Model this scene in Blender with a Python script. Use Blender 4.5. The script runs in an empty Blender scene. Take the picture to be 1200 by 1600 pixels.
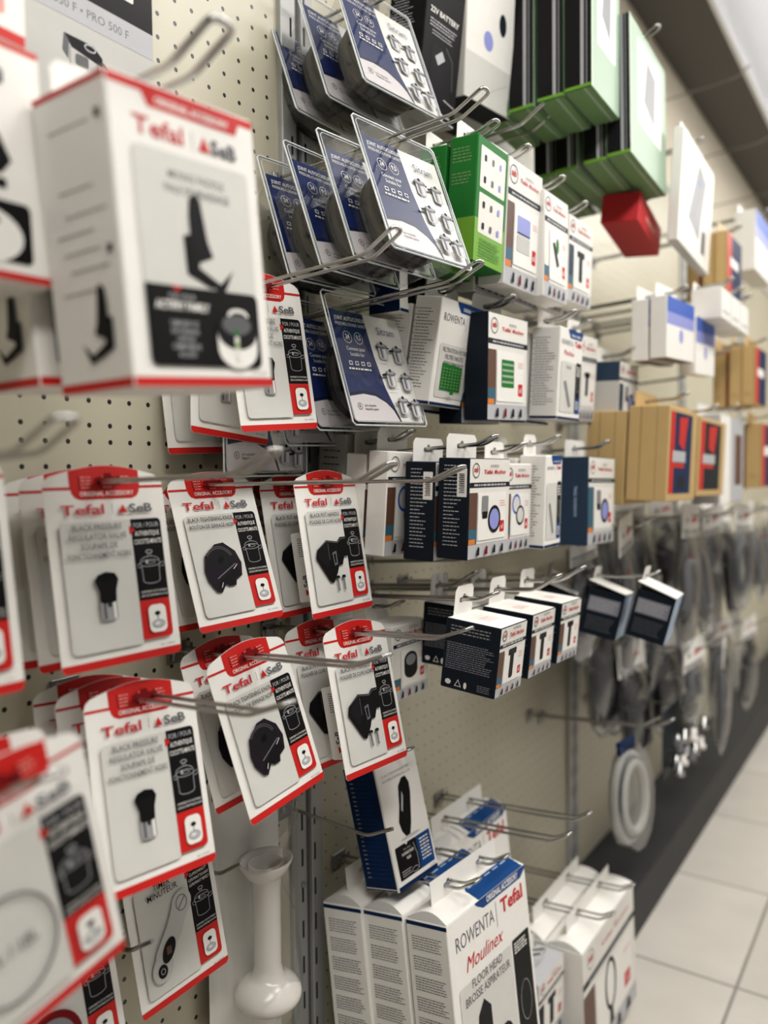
import bpy, math, random
from mathutils import Vector, Matrix
from mathutils.geometry import tessellate_polygon

# ------------------------------------------------------------------ camera
sc = bpy.context.scene
D2R = math.radians
YAW, PIT, ROL = D2R(34.0), D2R(2.86), D2R(.52)
a0 = Vector((-math.sin(YAW), math.cos(YAW), 0)); r0 = Vector((math.cos(YAW), math.sin(YAW), 0)); up = Vector((0, 0, 1))
fw = math.cos(PIT)*a0 - math.sin(PIT)*up
uv = math.sin(PIT)*a0 + math.cos(PIT)*up
rx = math.cos(ROL)*r0 - math.sin(ROL)*uv
ux = math.sin(ROL)*r0 + math.cos(ROL)*uv
cam_d = bpy.data.cameras.new('camera'); cam = bpy.data.objects.new('camera', cam_d)
sc.collection.objects.link(cam); sc.camera = cam
M = Matrix((rx, ux, -fw)).transposed().to_4x4(); M.translation = Vector((.708, 0, 1.1)); cam.matrix_world = M
cam_d.sensor_fit = 'VERTICAL'; cam_d.sensor_height = 36; cam_d.lens = 1268/1600*36
cam_d.clip_start = .02; cam_d.clip_end = 50
cam_d.dof.use_dof = True; cam_d.dof.focus_distance = .93; cam_d.dof.aperture_fstop = 2.4

# ------------------------------------------------------------------ light
w = bpy.data.worlds.new('world'); sc.world = w; w.use_nodes = True
w.node_tree.nodes['Background'].inputs[0].default_value = (1, .97, .92, 1)
w.node_tree.nodes['Background'].inputs[1].default_value = .055
sc.view_settings.view_transform = 'Standard'; sc.view_settings.look = 'None'
sc.view_settings.gamma = 1; sc.view_settings.use_curve_mapping = False
sc.view_settings.exposure = 0.06
LAMPS = [((1.1, -.25, 2.44), 1.2), ((1.1, 1.35, 2.44), 1.2), ((1.1, 2.95, 2.44), 1.2), ((1.1, 4.5, 2.44), 1.2)]
LAMP_W = 19

# ------------------------------------------------------------------ materials
def lin(c):
    return tuple((x/255/12.92 if x/255 <= .04045 else ((x/255+.055)/1.055)**2.4) for x in c) + (1,)
MATS = {}
def mat(name, rgb, rough=.5, metal=0, coat=0, noise=.04, bump=0, nscale=40):
    m = bpy.data.materials.new(name); m.use_nodes = True; n = m.node_tree.nodes; l = m.node_tree.links
    p = n['Principled BSDF']; c = lin(rgb)
    p.inputs['Roughness'].default_value = rough; p.inputs['Metallic'].default_value = metal
    p.inputs['Specular IOR Level'].default_value = .5 if metal else (.1 if sum(rgb) < 200 else .28)
    p.inputs['Coat Weight'].default_value = coat; p.inputs['Coat Roughness'].default_value = .15
    t = n.new('ShaderNodeTexCoord'); nz = n.new('ShaderNodeTexNoise'); nz.inputs['Scale'].default_value = nscale
    l.new(t.outputs['Object'], nz.inputs['Vector'])
    mx = n.new('ShaderNodeMix'); mx.data_type = 'RGBA'
    mx.inputs['A'].default_value = tuple(v*(1-noise) for v in c[:3])+(1,); mx.inputs['B'].default_value = tuple(min(1, v*(1+noise)) for v in c[:3])+(1,)
    l.new(nz.outputs['Fac'], mx.inputs['Factor']); l.new(mx.outputs['Result'], p.inputs['Base Color'])
    if bump:
        b = n.new('ShaderNodeBump'); b.inputs['Strength'].default_value = bump; b.inputs['Distance'].default_value = .002
        l.new(nz.outputs['Fac'], b.inputs['Height']); l.new(b.outputs['Normal'], p.inputs['Normal'])
    MATS[name] = m; return m
for nm, c in dict(white=(232,229,222), offwhite=(222,219,211), panel=(205,203,196), panel2=(188,186,180), red=(192,26,20), darkred=(110,12,16),
                  tefal=(190,26,34), seb=(98,98,102), black=(17,16,16), ink=(24,23,25), inkgrey=(105,104,104), navy=(10,36,74), blue=(14,62,118),
                  sitnavy=(24,38,86), sitpink=(208,200,200), slate=(20,27,36), slateblue=(44,60,80), steel=(150,150,150), steeldark=(88,88,90), midgrey=(128,128,130),
                  green=(34,112,44), lime=(112,164,48), dullgreen=(108,140,92), palegreen=(150,172,150), cream=(226,216,192), lightgrey=(178,178,180),
                  orange=(214,118,30), tan=(188,158,106), tandark=(150,124,80), cardred=(196,44,50), brightblue=(50,90,180), lilac=(140,146,205), teal=(50,92,110),
                  yellow=(232,190,60), plum=(30,22,30), nearblack=(8,8,9), greylab=(120,120,128), brown=(92,62,48), paleblue=(168,192,220), pinkish=(216,150,140)).items():
    mat(nm, c, .5, coat=.03)
mat('silver', (176,176,176), .28, .9)
mat('chrome', (172,171,168), .22, 1, noise=.02)
mat('plate', (150,150,148), .35, .9)
mat('upright', (168,168,165), .42, .15)
mat('rubber', (22,21,21), .4, bump=.1)
mat('rubber2', (58,56,55), .42, bump=.1)
mat('hose', (112,113,115), .4, bump=.2)
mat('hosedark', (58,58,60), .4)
mat('whiteplastic', (222,216,208), .25, coat=.4)
mat('yellowfoam', (226,196,120), .7)
mat('darkbase', (52,52,53), .5)
mat('ceilwhite', (240,241,243), .6)
mat('soffit', (88,85,81), .6)
mat('creamwall', (214,204,184), .6)
mat('rim', (215,220,222), .15, coat=.5)

def clear(name, tint, refl=.12, rough=.06, base=.05):
    m = bpy.data.materials.new(name); m.use_nodes = True; n = m.node_tree.nodes; l = m.node_tree.links; n.clear()
    o = n.new('ShaderNodeOutputMaterial'); t = n.new('ShaderNodeBsdfTransparent'); g = n.new('ShaderNodeBsdfGlossy'); x = n.new('ShaderNodeMixShader')
    t.inputs[0].default_value = tint+(1,); g.inputs['Roughness'].default_value = rough
    lw = n.new('ShaderNodeLayerWeight'); lw.inputs['Blend'].default_value = .35
    mm = n.new('ShaderNodeMath'); mm.operation = 'MULTIPLY_ADD'; mm.inputs[1].default_value = refl*3; mm.inputs[2].default_value = base; mm.use_clamp = True
    tc = n.new('ShaderNodeTexCoord'); nz = n.new('ShaderNodeTexNoise'); nz.inputs['Scale'].default_value = 22; b = n.new('ShaderNodeBump'); b.inputs['Strength'].default_value = .2; b.inputs['Distance'].default_value = .003
    l.new(tc.outputs['Object'], nz.inputs['Vector']); l.new(nz.outputs['Fac'], b.inputs['Height']); l.new(b.outputs['Normal'], g.inputs['Normal'])
    l.new(lw.outputs['Facing'], mm.inputs[0]); l.new(mm.outputs[0], x.inputs[0]); l.new(t.outputs[0], x.inputs[1]); l.new(g.outputs[0], x.inputs[2]); l.new(x.outputs[0], o.inputs[0])
    MATS[name] = m
clear('clear', (.955, .96, .96), .07, .05, .02); clear('bag', (.74, .75, .76), .13, .2, .1)
clear('film', (.97, .97, .97), .1, .05, .04)

def pegmat():
    m = bpy.data.materials.new('pegboard'); m.use_nodes = True; n = m.node_tree.nodes; l = m.node_tree.links; p = n['Principled BSDF']
    def mth(op, a, b=None, c=None):
        k = n.new('ShaderNodeMath'); k.operation = op
        for i, v in enumerate((a, b, c)):
            if v is None: continue
            if isinstance(v, (int, float)): k.inputs[i].default_value = v
            else: l.new(v, k.inputs[i])
        return k.outputs[0]
    g = n.new('ShaderNodeNewGeometry'); s = n.new('ShaderNodeSeparateXYZ'); l.new(g.outputs['Position'], s.inputs[0])
    yy = mth('ADD', s.outputs['Y'], -.6176+.0125)
    lo = mth('LESS_THAN', s.outputs['Z'], 1.141)
    z1 = mth('ADD', s.outputs['Z'], -1.1495+.0125); zz = mth('MULTIPLY_ADD', lo, .0169, z1)
    def cell(v):
        f = mth('FLOOR', mth('DIVIDE', v, .025)); return mth('SUBTRACT', mth('SUBTRACT', v, mth('MULTIPLY', f, .025)), .0125)
    cy, cz = cell(yy), cell(zz)
    d = mth('SQRT', mth('ADD', mth('MULTIPLY', cy, cy), mth('MULTIPLY', cz, cz)))
    h = mth('LESS_THAN', d, mth('MULTIPLY_ADD', mth('GREATER_THAN', s.outputs['Y'], .85), -.0009, .0026))
    nz = n.new('ShaderNodeTexNoise'); nz.inputs['Scale'].default_value = 3; l.new(g.outputs['Position'], nz.inputs['Vector'])
    mx = n.new('ShaderNodeMix'); mx.data_type = 'RGBA'; mx.inputs['A'].default_value = lin((186,179,156)); mx.inputs['B'].default_value = lin((201,195,173)); l.new(nz.outputs['Fac'], mx.inputs['Factor'])
    m2 = n.new('ShaderNodeMix'); m2.data_type = 'RGBA'; l.new(h, m2.inputs['Factor']); l.new(mx.outputs['Result'], m2.inputs['A']); m2.inputs['B'].default_value = (.006, .006, .006, 1)
    l.new(m2.outputs['Result'], p.inputs['Base Color']); p.inputs['Roughness'].default_value = .38
    MATS['peg'] = m
pegmat()
def tilemat():
    m = bpy.data.materials.new('floor_tiles'); m.use_nodes = True; n = m.node_tree.nodes; l = m.node_tree.links; p = n['Principled BSDF']
    g = n.new('ShaderNodeNewGeometry'); mp = n.new('ShaderNodeMapping'); mp.inputs['Location'].default_value = (-.387+.45*3, -1.795+.4465*8, 0)
    l.new(g.outputs['Position'], mp.inputs[0])
    b = n.new('ShaderNodeTexBrick'); b.offset = 0; b.inputs['Scale'].default_value = 1; b.inputs['Brick Width'].default_value = .45; b.inputs['Row Height'].default_value = .4465
    b.inputs['Mortar Size'].default_value = .004; b.inputs['Mortar Smooth'].default_value = .2
    b.inputs['Color1'].default_value = lin((208,202,192)); b.inputs['Color2'].default_value = lin((196,190,180)); b.inputs['Mortar'].default_value = lin((140,134,126))
    l.new(mp.outputs[0], b.inputs['Vector'])
    nz = n.new('ShaderNodeTexNoise'); nz.inputs['Scale'].default_value = 6; l.new(g.outputs['Position'], nz.inputs['Vector'])
    mx = n.new('ShaderNodeMix'); mx.data_type = 'RGBA'; mx.blend_type = 'MULTIPLY'; mx.inputs['Factor'].default_value = .25
    l.new(b.outputs['Color'], mx.inputs['A']); l.new(nz.outputs['Fac'], mx.inputs['B']); l.new(mx.outputs['Result'], p.inputs['Base Color']); p.inputs['Roughness'].default_value = .35
    MATS['tiles'] = m
tilemat()
def emit(name, c, s):
    m = bpy.data.materials.new(name); m.use_nodes = True; p = m.node_tree.nodes['Principled BSDF']
    p.inputs['Emission Color'].default_value = c; p.inputs['Emission Strength'].default_value = s; MATS[name] = m
emit('lamp_glow', (1, .97, .93, 1), 6)

# ------------------------------------------------------------------ mesh helpers
class MB:
    def __init__(s): s.v = []; s.f = []; s.m = []; s.names = []; s.sm = []
    def mi(s, n):
        if n not in s.names: s.names.append(n)
        return s.names.index(n)
    def add(s, vs, fs, m, smooth=False):
        k = len(s.v); s.v += [tuple(x) for x in vs]; i = s.mi(m)
        for f in fs: s.f.append(tuple(k+j for j in f)); s.m.append(i); s.sm.append(smooth)
    def box(s, x0, x1, y0, y1, z0, z1, m, c=0):
        """box with chamfered vertical and horizontal edges (c)"""
        if c <= 0:
            vs = [(x, y, z) for x in (x0, x1) for y in (y0, y1) for z in (z0, z1)]
            s.add(vs, [(0,1,3,2), (4,6,7,5), (0,4,5,1), (2,3,7,6), (0,2,6,4), (1,5,7,3)], m); return
        P = [(x0+c,y0),(x1-c,y0),(x1,y0+c),(x1,y1-c),(x1-c,y1),(x0+c,y1),(x0,y1-c),(x0,y0+c)]
        cx, cy = (x0+x1)/2, (y0+y1)/2
        def ins(p): return (p[0]+(c if p[0] < cx else -c)*.99, p[1]+(c if p[1] < cy else -c)*.99)
        Q = [ins(p) for p in P]
        L = [[(p[0],p[1],z0) for p in Q], [(p[0],p[1],z0+c) for p in P], [(p[0],p[1],z1-c) for p in P], [(p[0],p[1],z1) for p in Q]]
        vs = sum(L, []); fs = [tuple(range(7,-1,-1)), tuple(range(24,32))]
        for k in range(3):
            for i in range(8): j = (i+1) % 8; fs.append((k*8+i, k*8+j, k*8+8+j, k*8+8+i))
        s.add(vs, fs, m)
    def poly(s, pts, m, holes=()):
        """pts: list of 3-D points, planar"""
        loops = [[Vector(p) for p in pts]]+[[Vector(p) for p in h] for h in holes]
        if len(pts) <= 4 and not holes: s.add(pts, [tuple(range(len(pts)))], m); return
        t = tessellate_polygon(loops); s.add(sum([list(l) for l in loops], []), [tuple(x) for x in t], m)
    def tube(s, path, r, m, n=8, closed=False, cap=True):
        P = [Vector(p) for p in path]; N = len(P); vs = []; prev = None
        for i in range(N):
            t = (P[(i+1) % N]-P[i-1]) if closed else (P[min(i+1, N-1)]-P[max(i-1, 0)])
            t.normalize()
            if prev is None: b = t.orthogonal().normalized()
            else: b = (prev-t*prev.dot(t)).normalized()
            prev = b; c = t.cross(b)
            rr = r[i] if isinstance(r, (list, tuple)) else r
            for k in range(n):
                q = 2*math.pi*k/n; vs.append(P[i]+(b*math.cos(q)+c*math.sin(q))*rr)
        fs = []
        for i in range(N if closed else N-1):
            for k in range(n):
                j = (i+1) % N; fs.append((i*n+k, i*n+(k+1) % n, j*n+(k+1) % n, j*n+k))
        s.add(vs, fs, m, True)
        if cap and not closed: s.add([vs[k] for k in range(n)], [tuple(range(n-1,-1,-1))], m); s.add([vs[(N-1)*n+k] for k in range(n)], [tuple(range(n))], m)
    def lathe(s, prof, m, o=(0,0,0), n=28, sx=1, sy=1):
        vs = []; fs = []
        for r, z in prof:
            for k in range(n): q = 2*math.pi*k/n; vs.append((o[0]+r*math.cos(q)*sx, o[1]+r*math.sin(q)*sy, o[2]+z))
        for i in range(len(prof)-1):
            for k in range(n): fs.append((i*n+k, i*n+(k+1) % n, (i+1)*n+(k+1) % n, (i+1)*n+k))
        s.add(vs, fs, m, True)
    def build(s, name, parent=None):
        me = bpy.data.meshes.new(name); me.from_pydata(s.v, [], s.f)
        for n in s.names: me.materials.append(MATS[n])
        me.polygons.foreach_set('material_index', s.m); me.polygons.foreach_set('use_smooth', s.sm); me.update()
        o = bpy.data.objects.new(name, me); sc.collection.objects.link(o)
        if parent: o.parent = parent
        return o

TC = {}
def textmesh(s, bold, shear):
    k = (s, bold, shear)
    if k in TC: return TC[k]
    cu = bpy.data.curves.new('t', 'FONT'); cu.body = s; cu.resolution_u = 2; cu.fill_mode = 'FRONT'; cu.offset = bold; cu.shear = shear
    o = bpy.data.objects.new('t', cu); me = bpy.data.meshes.new_from_object(o)
    vs = [(v.co.x, v.co.y) for v in me.vertices]; fs = [tuple(p.vertices) for p in me.polygons]
    x0 = min((v[0] for v in vs), default=0); x1 = max((v[0] for v in vs), default=1)
    bpy.data.objects.remove(o); bpy.data.curves.remove(cu); bpy.data.meshes.remove(me)
    TC[k] = ([(x-x0, y) for x, y in vs], fs, x1-x0); return TC[k]
CAP = .69

class Art:
    """2-D drawing in millimetres on a face (origin o, axes u, v)."""
    def __init__(s, mb, o, u, v, z=.00012):
        s.mb, s.o, s.u, s.v = mb, Vector(o), Vector(u), Vector(v); s.n = s.u.cross(s.v); s.z = z
    def P(s, x, y): return s.o+s.u*(x*.001)+s.v*(y*.001)+s.n*s.z
    def nx(s): s.z += .00007
    def poly(s, pts, m): s.mb.poly([s.P(*p) for p in pts], m); s.nx()
    def rect(s, x0, y0, x1, y1, m): s.poly([(x0,y0),(x1,y0),(x1,y1),(x0,y1)], m)
    def rr(s, x0, y0, x1, y1, m, r=3, c='1111'):
        pts = []
        for i, (cx, cy, q) in enumerate(((x0+r,y0+r,180),(x1-r,y0+r,270),(x1-r,y1-r,0),(x0+r,y1-r,90))):
            if c[i] == '1': pts += [(cx+r*math.cos(D2R(q+t)), cy+r*math.sin(D2R(q+t))) for t in (0,30,60,90)]
            else: pts.append(((x0,x1,x1,x0)[i], (y0,y0,y1,y1)[i]))
        s.poly(pts, m)
    def ell(s, cx, cy, a, b, m, n=24, rot=0, a0=0, a1=360):
        c, q = math.cos(D2R(rot)), math.sin(D2R(rot)); pts = []
        full = a1-a0 >= 360
        for k in range(n if full else n+1):
            t = D2R(a0+(a1-a0)*k/n); x, y = a*math.cos(t), b*math.sin(t); pts.append((cx+x*c-y*q, cy+x*q+y*c))
        s.poly(pts, m)
    def line(s, pts, w, m, closed=False):
        n = len(pts); vs = []; h = w/2
        V = [Vector(p) for p in pts]
        for i in range(n):
            if closed: d0, d1 = V[i]-V[i-1], V[(i+1) % n]-V[i]
            else: d0 = V[i]-V[max(i-1,0)]; d1 = V[min(i+1,n-1)]-V[i]
            if d0.length == 0: d0 = d1
            if d1.length == 0: d1 = d0
            d = (d0.normalized()+d1.normalized())
            if d.length < 1e-6: d = d1
            d.normalize(); nn = Vector((-d.y, d.x)); vs += [s.P(*(V[i]+nn*h)), s.P(*(V[i]-nn*h))]
        fs = [(2*i, 2*i+1, 2*i+3, 2*i+2) for i in range(n-1)]
        if closed: fs.append((2*n-2, 2*n-1, 1, 0))
        s.mb.add(vs, fs, m); s.nx()
    def arc(s, cx, cy, a, b, w, m, a0=0, a1=360, n=24, rot=0):
        c, q = math.cos(D2R(rot)), math.sin(D2R(rot)); pts = []
        full = abs(a1-a0) >= 360
        for k in range(n if full else n+1):
            t = D2R(a0+(a1-a0)*k/n); x, y = a*math.cos(t), b*math.sin(t); pts.append((cx+x*c-y*q, cy+x*q+y*c))
        s.line(pts, w, m, full)
    def text(s, t, x, y, h, m, al='c', w=None, bold=.012, shear=0, rot=0, sx=.85):
        vs, fs, tw = textmesh(t, bold, shear); k = h/CAP; kx = k*sx
        if w and tw*kx > w: kx = w/tw
        if w and al == 'f': kx = w/tw
        W = tw*kx; ox = {'c': -W/2, 'l': 0, 'r': -W, 'f': -W/2}[al]; c, q = math.cos(D2R(rot)), math.sin(D2R(rot))
        s.mb.add([s.P(x+(vx*kx+ox)*c-vy*k*q, y+(vx*kx+ox)*q+vy*k*c) for vx, vy in vs], fs, m); s.nx()
    def fine(s, x, y, w, n, pitch, h, m, seed=1, al='l', gap=.8, fill=.85):
        """rows of print too small to read"""
        R = random.Random(seed)
        for i in range(n):
            L = w*(R.uniform(fill, 1)); cx = x if al == 'l' else x+(w-L)/2; e = cx+L
            while cx < e:
                l = min(R.uniform(1.2, 4.5)*h, e-cx); s.z -= 0
                s.mb.add([s.P(cx, y-i*pitch), s.P(cx+l, y-i*pitch), s.P(cx+l, y-i*pitch+h), s.P(cx, y-i*pitch+h)], [(0,1,2,3)], m); cx += l+gap*h
        s.nx()

# ------------------------------------------------------------------ objects
def tag(o, label, cat, group=None, kind=None):
    if label: o['label'] = label
    if cat: o['category'] = cat
    if group: o['group'] = group
    if kind: o['kind'] = kind
def thing(name, label, cat, pose, group=None):
    o = bpy.data.objects.new(name, None); sc.collection.objects.link(o); o.empty_display_size = .02
    setpose(o, pose); tag(o, label, cat, group); return o
def setpose(o, p):
    p = tuple(p)+(0,)*(6-len(p)); o.location = p[:3]; o.rotation_euler = (D2R(p[5]), D2R(p[4]), D2R(p[3]))
def dup(root, pose, label, group=None):
    r = root.copy(); sc.collection.objects.link(r); setpose(r, pose); r['label'] = label
    if group: r['group'] = group
    for ch in list(root.children):
        c = ch.copy(); sc.collection.objects.link(c); c.parent = r
        for g in ch.children: d = g.copy(); sc.collection.objects.link(d); d.parent = c
    return r
def world(pose, loc):
    p = tuple(pose)+(0,)*(6-len(pose))
    R = Matrix.Rotation(D2R(p[3]), 3, 'Z') @ Matrix.Rotation(D2R(p[4]), 3, 'Y') @ Matrix.Rotation(D2R(p[5]), 3, 'X')
    return R @ Vector(loc)+Vector(p[:3])

# ---- hooks
HOOKS = {}
def fillet(P, r=.008, n=4):
    P = [Vector(p) for p in P]; out = [P[0]]
    for i in range(1, len(P)-1):
        A, B, C = P[i-1], P[i], P[i+1]; ra = min(r, (A-B).length*.45, (C-B).length*.45)
        p0 = B+(A-B).normalized()*ra; p1 = B+(C-B).normalized()*ra
        for k in range(n+1): t = k/n; out.append(p0*(1-t)**2+B*2*t*(1-t)+p1*t*t)
    out.append(P[-1]); return out
def hook(y, z, L, what='', label=None, g=.0085, slope=4, tip=.042, rise=28, r=.0021, single=False, yaw=0):
    """hook fixed to the pegboard at (0,y,z), L long"""
    o = thing('display_hook', label or (('wire hook carrying ' if single or len(what.split()) > 8 else 'double wire hook carrying ') + what), 'hook', (0.004, y, z, yaw), 'wire display hooks on the pegboard')
    key = (round(L, 3), g, slope, tip, rise, single)
    if key not in HOOKS:
        s = math.tan(D2R(slope)); L1 = L-tip*.8; t = D2R(slope+rise)
        dx, dz = tip*math.cos(t), tip*math.sin(t)
        m = MB()
        if single: m.tube(fillet([(0,0,0), (L1,0,L1*s), (L1+dx,0,L1*s+dz)]), r*1.15, 'chrome')
        else: m.tube(fillet([(-.002,-g,-.012), (0,-g,0), (L1,-g,L1*s), (L1+dx,-g,L1*s+dz), (L1+dx,g,L1*s+dz), (L1,g,L1*s), (0,g,0), (-.002,g,-.012)], .007), r, 'chrome')
        p = MB(); p.box(-.0035, -.001, -.016, .016, -.016, .008, 'plate', .0008)
        p.tube(fillet([(-.002,-.0125,-.002),(.006,-.0125,-.002),(.006,-.0125,.006)], .003), .0018, 'plate'); p.tube(fillet([(-.002,.0125,-.002),(.006,.0125,-.002),(.006,.0125,.006)], .003), .0018, 'plate')
        HOOKS[key] = (m, p)
        a = m.build('wire', o); b = p.build('back_plate', o); HOOKS[key] = (a.data, b.data)
    else:
        for d, n in zip(HOOKS[key], ('wire', 'back_plate')):
            c = bpy.data.objects.new(n, d); sc.collection.objects.link(c); c.parent = o
    return o
def hook_through(p, L, what, slope=4, **k):
    """hook whose shaft passes through world point p"""
    return hook(p[1], p[2]-(p[0]-.004)*math.tan(D2R(slope)), L, what, slope=slope, **k)

def euro(y, z, w=.028, h=.007, x=0):
    """euro slot outline (points)"""
    P = []
    for cx, cz, q in ((w/2-h/2, 0, -90), (-w/2+h/2, 0, 90)):
        P += [(x, y+cx+h/2*math.cos(D2R(q+t)), z+cz+h/2*math.sin(D2R(q+t))) for t in (0,45,90,135,180)]
        if q == -90: P += [(x, y+.0045, z+h/2), (x, y+.003, z+h/2+.0035), (x, y-.003, z+h/2+.0035), (x, y-.0045, z+h/2)]
    return P

# ---- graphics shared by packs
def red_tri(a, x, y, s, m='red'): a.poly([(x-s*.55, y), (x+s*.55, y), (x, y+s)], m)
def brand_row(a, y, w, h, tcol='tefal'):
    a.text('Tefal', -w*.26, y, h*1.15, tcol, 'f', w*.42, .015)
    a.rect(w*.03, y-h*.1, w*.035, y+h*1.15, 'inkgrey')
    red_tri(a, w*.14, y, h*1.05); a.text('SeB', w*.325, y, h, 'seb', 'f', w*.25, .03)
def pot_icon(a, cx, cy, s, m='white', w=.35):
    a.arc(cx, cy, s*.42, s*.12, w, m); a.arc(cx, cy+s*.05, s*.40, s*.2, w, m, 10, 170)
    a.line([(cx-s*.36, cy-s*.06), (cx-s*.34, cy-s*.62)], w, m); a.line([(cx+s*.36, cy-s*.06), (cx+s*.34, cy-s*.62)], w, m)
    a.arc(cx, cy-s*.62, s*.34, s*.12, w, m, 180, 360)
    a.arc(cx, cy+s*.42, s*.13, s*.06, w*1.4, m); a.line([(cx-s*.05, cy+s*.25), (cx-s*.05, cy+s*.38)], w, m); a.line([(cx+s*.05, cy+s*.25), (cx+s*.05, cy+s*.38)], w, m)
    a.line([(cx+s*.38, cy-s*.05), (cx+s*.56, cy+.02*s), (cx+s*.54, cy-s*.14), (cx+s*.37, cy-s*.16)], w, m); a.line([(cx-s*.38, cy+s*.02), (cx-s*.54, cy-.02*s), (cx-s*.5, cy-s*.14), (cx-s*.36, cy-s*.12)], w, m)
    a.ell(cx-s*.14, cy+s*.06, s*.05, s*.07, m, 8); a.arc(cx, cy+s*.02, s*.2, s*.05, w*.8, m)
def minipot(a, cx, cy, s, v=0):
    a.rect(cx-s*.36, cy-s*.5, cx+s*.36, cy+s*.18, 'lightgrey'); a.ell(cx, cy-s*.5, s*.36, s*.1, 'lightgrey', 14)
    a.rect(cx-s*.2, cy-s*.52, cx-s*.05, cy+s*.15, 'steeldark'); a.rect(cx+s*.1, cy-s*.5, cx+s*.17, cy+s*.15, 'white')
    a.ell(cx, cy+s*.2, s*.46, s*.17, 'seb', 16); a.ell(cx, cy+s*.25, s*.36, s*.1, 'steel', 16); a.ell(cx, cy+s*.36, s*.12, s*.1, 'ink', 10)
    if v % 2: a.poly([(cx-s*.8, cy+s*.1), (cx-s*.36, cy+s*.2), (cx-s*.36, cy+s*.05), (cx-s*.75, cy-s*.02)], 'ink')
    else: a.rect(cx+s*.36, cy+s*.04, cx+s*.56, cy+s*.14, 'ink'); a.rect(cx-s*.56, cy+s*.04, cx-s*.36, cy+s*.14, 'ink')
def bigroundlogo(a, x, y, r):
    a.arc(x, y, r, r, r*.28, 'seb'); a.text('seb', x, y-r*.3, r*.7, 'tefal', 'c', r*2.1, .03, rot=18)

# ---- hanging accessory card
CW, CH, CD = 58, 165, 11
def card_outline(W=CW, H=CH, dome=CD):
    P = [(-W+3, 0), (W-3, 0), (W, 3), (W, H-7), (W-2.5, H-2), (W-7, H+1.5)]
    for k in range(1, 12):
        t = k/12; x = (W-7)*(1-2*t); P.append((x, H+1.5+(dome-1.5)*math.sin(math.pi*t)))
    P += [(-W+7, H+1.5), (-W+2.5, H-2), (-W, H-7), (-W, 3)]
    return P
def bendx(y, z): return .0
class Scaled:
    def __init__(s, a, cx, cy, k): s.a, s.cx, s.cy, s.k = a, cx, cy, k
    def q(s, x, y): return (s.cx+(x-s.cx)*s.k, s.cy+(y-s.cy)*s.k)
    def poly(s, P, m): s.a.poly([s.q(*p) for p in P], m)
    def rect(s, x0, y0, x1, y1, m): s.a.rect(*s.q(x0, y0), *s.q(x1, y1), m)
    def ell(s, cx, cy, rx_, ry_, m, n=24): s.a.ell(*s.q(cx, cy), rx_*s.k, ry_*s.k, m, n)
def valve_pic(a0_):
    a = Scaled(a0_, -12, 62, .78); cx, cy = -12, 62
    a.poly([(cx-14, cy+16), (cx-10, cy+22), (cx, cy+25), (cx+11, cy+23), (cx+15, cy+16), (cx+11, cy+4), (cx+10, cy-8), (cx-10, cy-8), (cx-9, cy+3)], 'black')
    a.ell(cx, cy+19, 12, 4, 'nearblack', 16)
    a.rect(cx-10, cy-26, cx+10, cy-6, 'steel'); a.ell(cx, cy-26, 10, 3, 'steel', 16); a.rect(cx-7, cy-27, cx-3.5, cy-7, 'steeldark'); a.rect(cx+5, cy-27, cx+8, cy-7, 'white'); a.ell(cx, cy-7, 10, 3, 'black', 16); a.rect(cx-1, cy-14, cx+3, cy-8, 'ink')
def knob_pic(a):
    cx, cy = -12, 66
    a.poly([(cx-26,cy-2),(cx-22,cy+14),(cx-6,cy+26),(cx+6,cy+27),(cx+20,cy+16),(cx+25,cy+2),(cx+22,cy-12),(cx+13,cy-16),(cx+11,cy-22),(cx+2,cy-22),(cx-2,cy-19),(cx-10,cy-28),(cx-16,cy-26),(cx-24,cy-14)], 'plum')
    a.poly([(cx-20,cy-2),(cx-17,cy+10),(cx-4,cy+20),(cx+6,cy+21),(cx+15,cy+13),(cx+18,cy+4),(cx+2,cy-4)], 'ink'); a.ell(cx-2, cy+8, 5, 3.4, 'nearblack', 14, 30)
    [a.arc(cx-4, cy+6, 17+k*2.2, 15+k*2, .5, 'inkgrey', 20, 150) for k in range(2)]; a.poly([(cx-14, cy-24), (cx-8, cy-14), (cx+16, cy-1), (cx+21, cy-10), (cx+12, cy-14), (cx+9, cy-20), (cx+2, cy-20), (cx-2, cy-17)], 'black'); a.line([(cx-9, cy-22), (cx-6, cy-17)], .7, 'white'); a.line([(cx+12, cy-4), (cx+18, cy+1)], .7, 'white'); a.line([(cx-12, cy-12), (cx+16, cy+2)], .8, 'midgrey')
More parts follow.
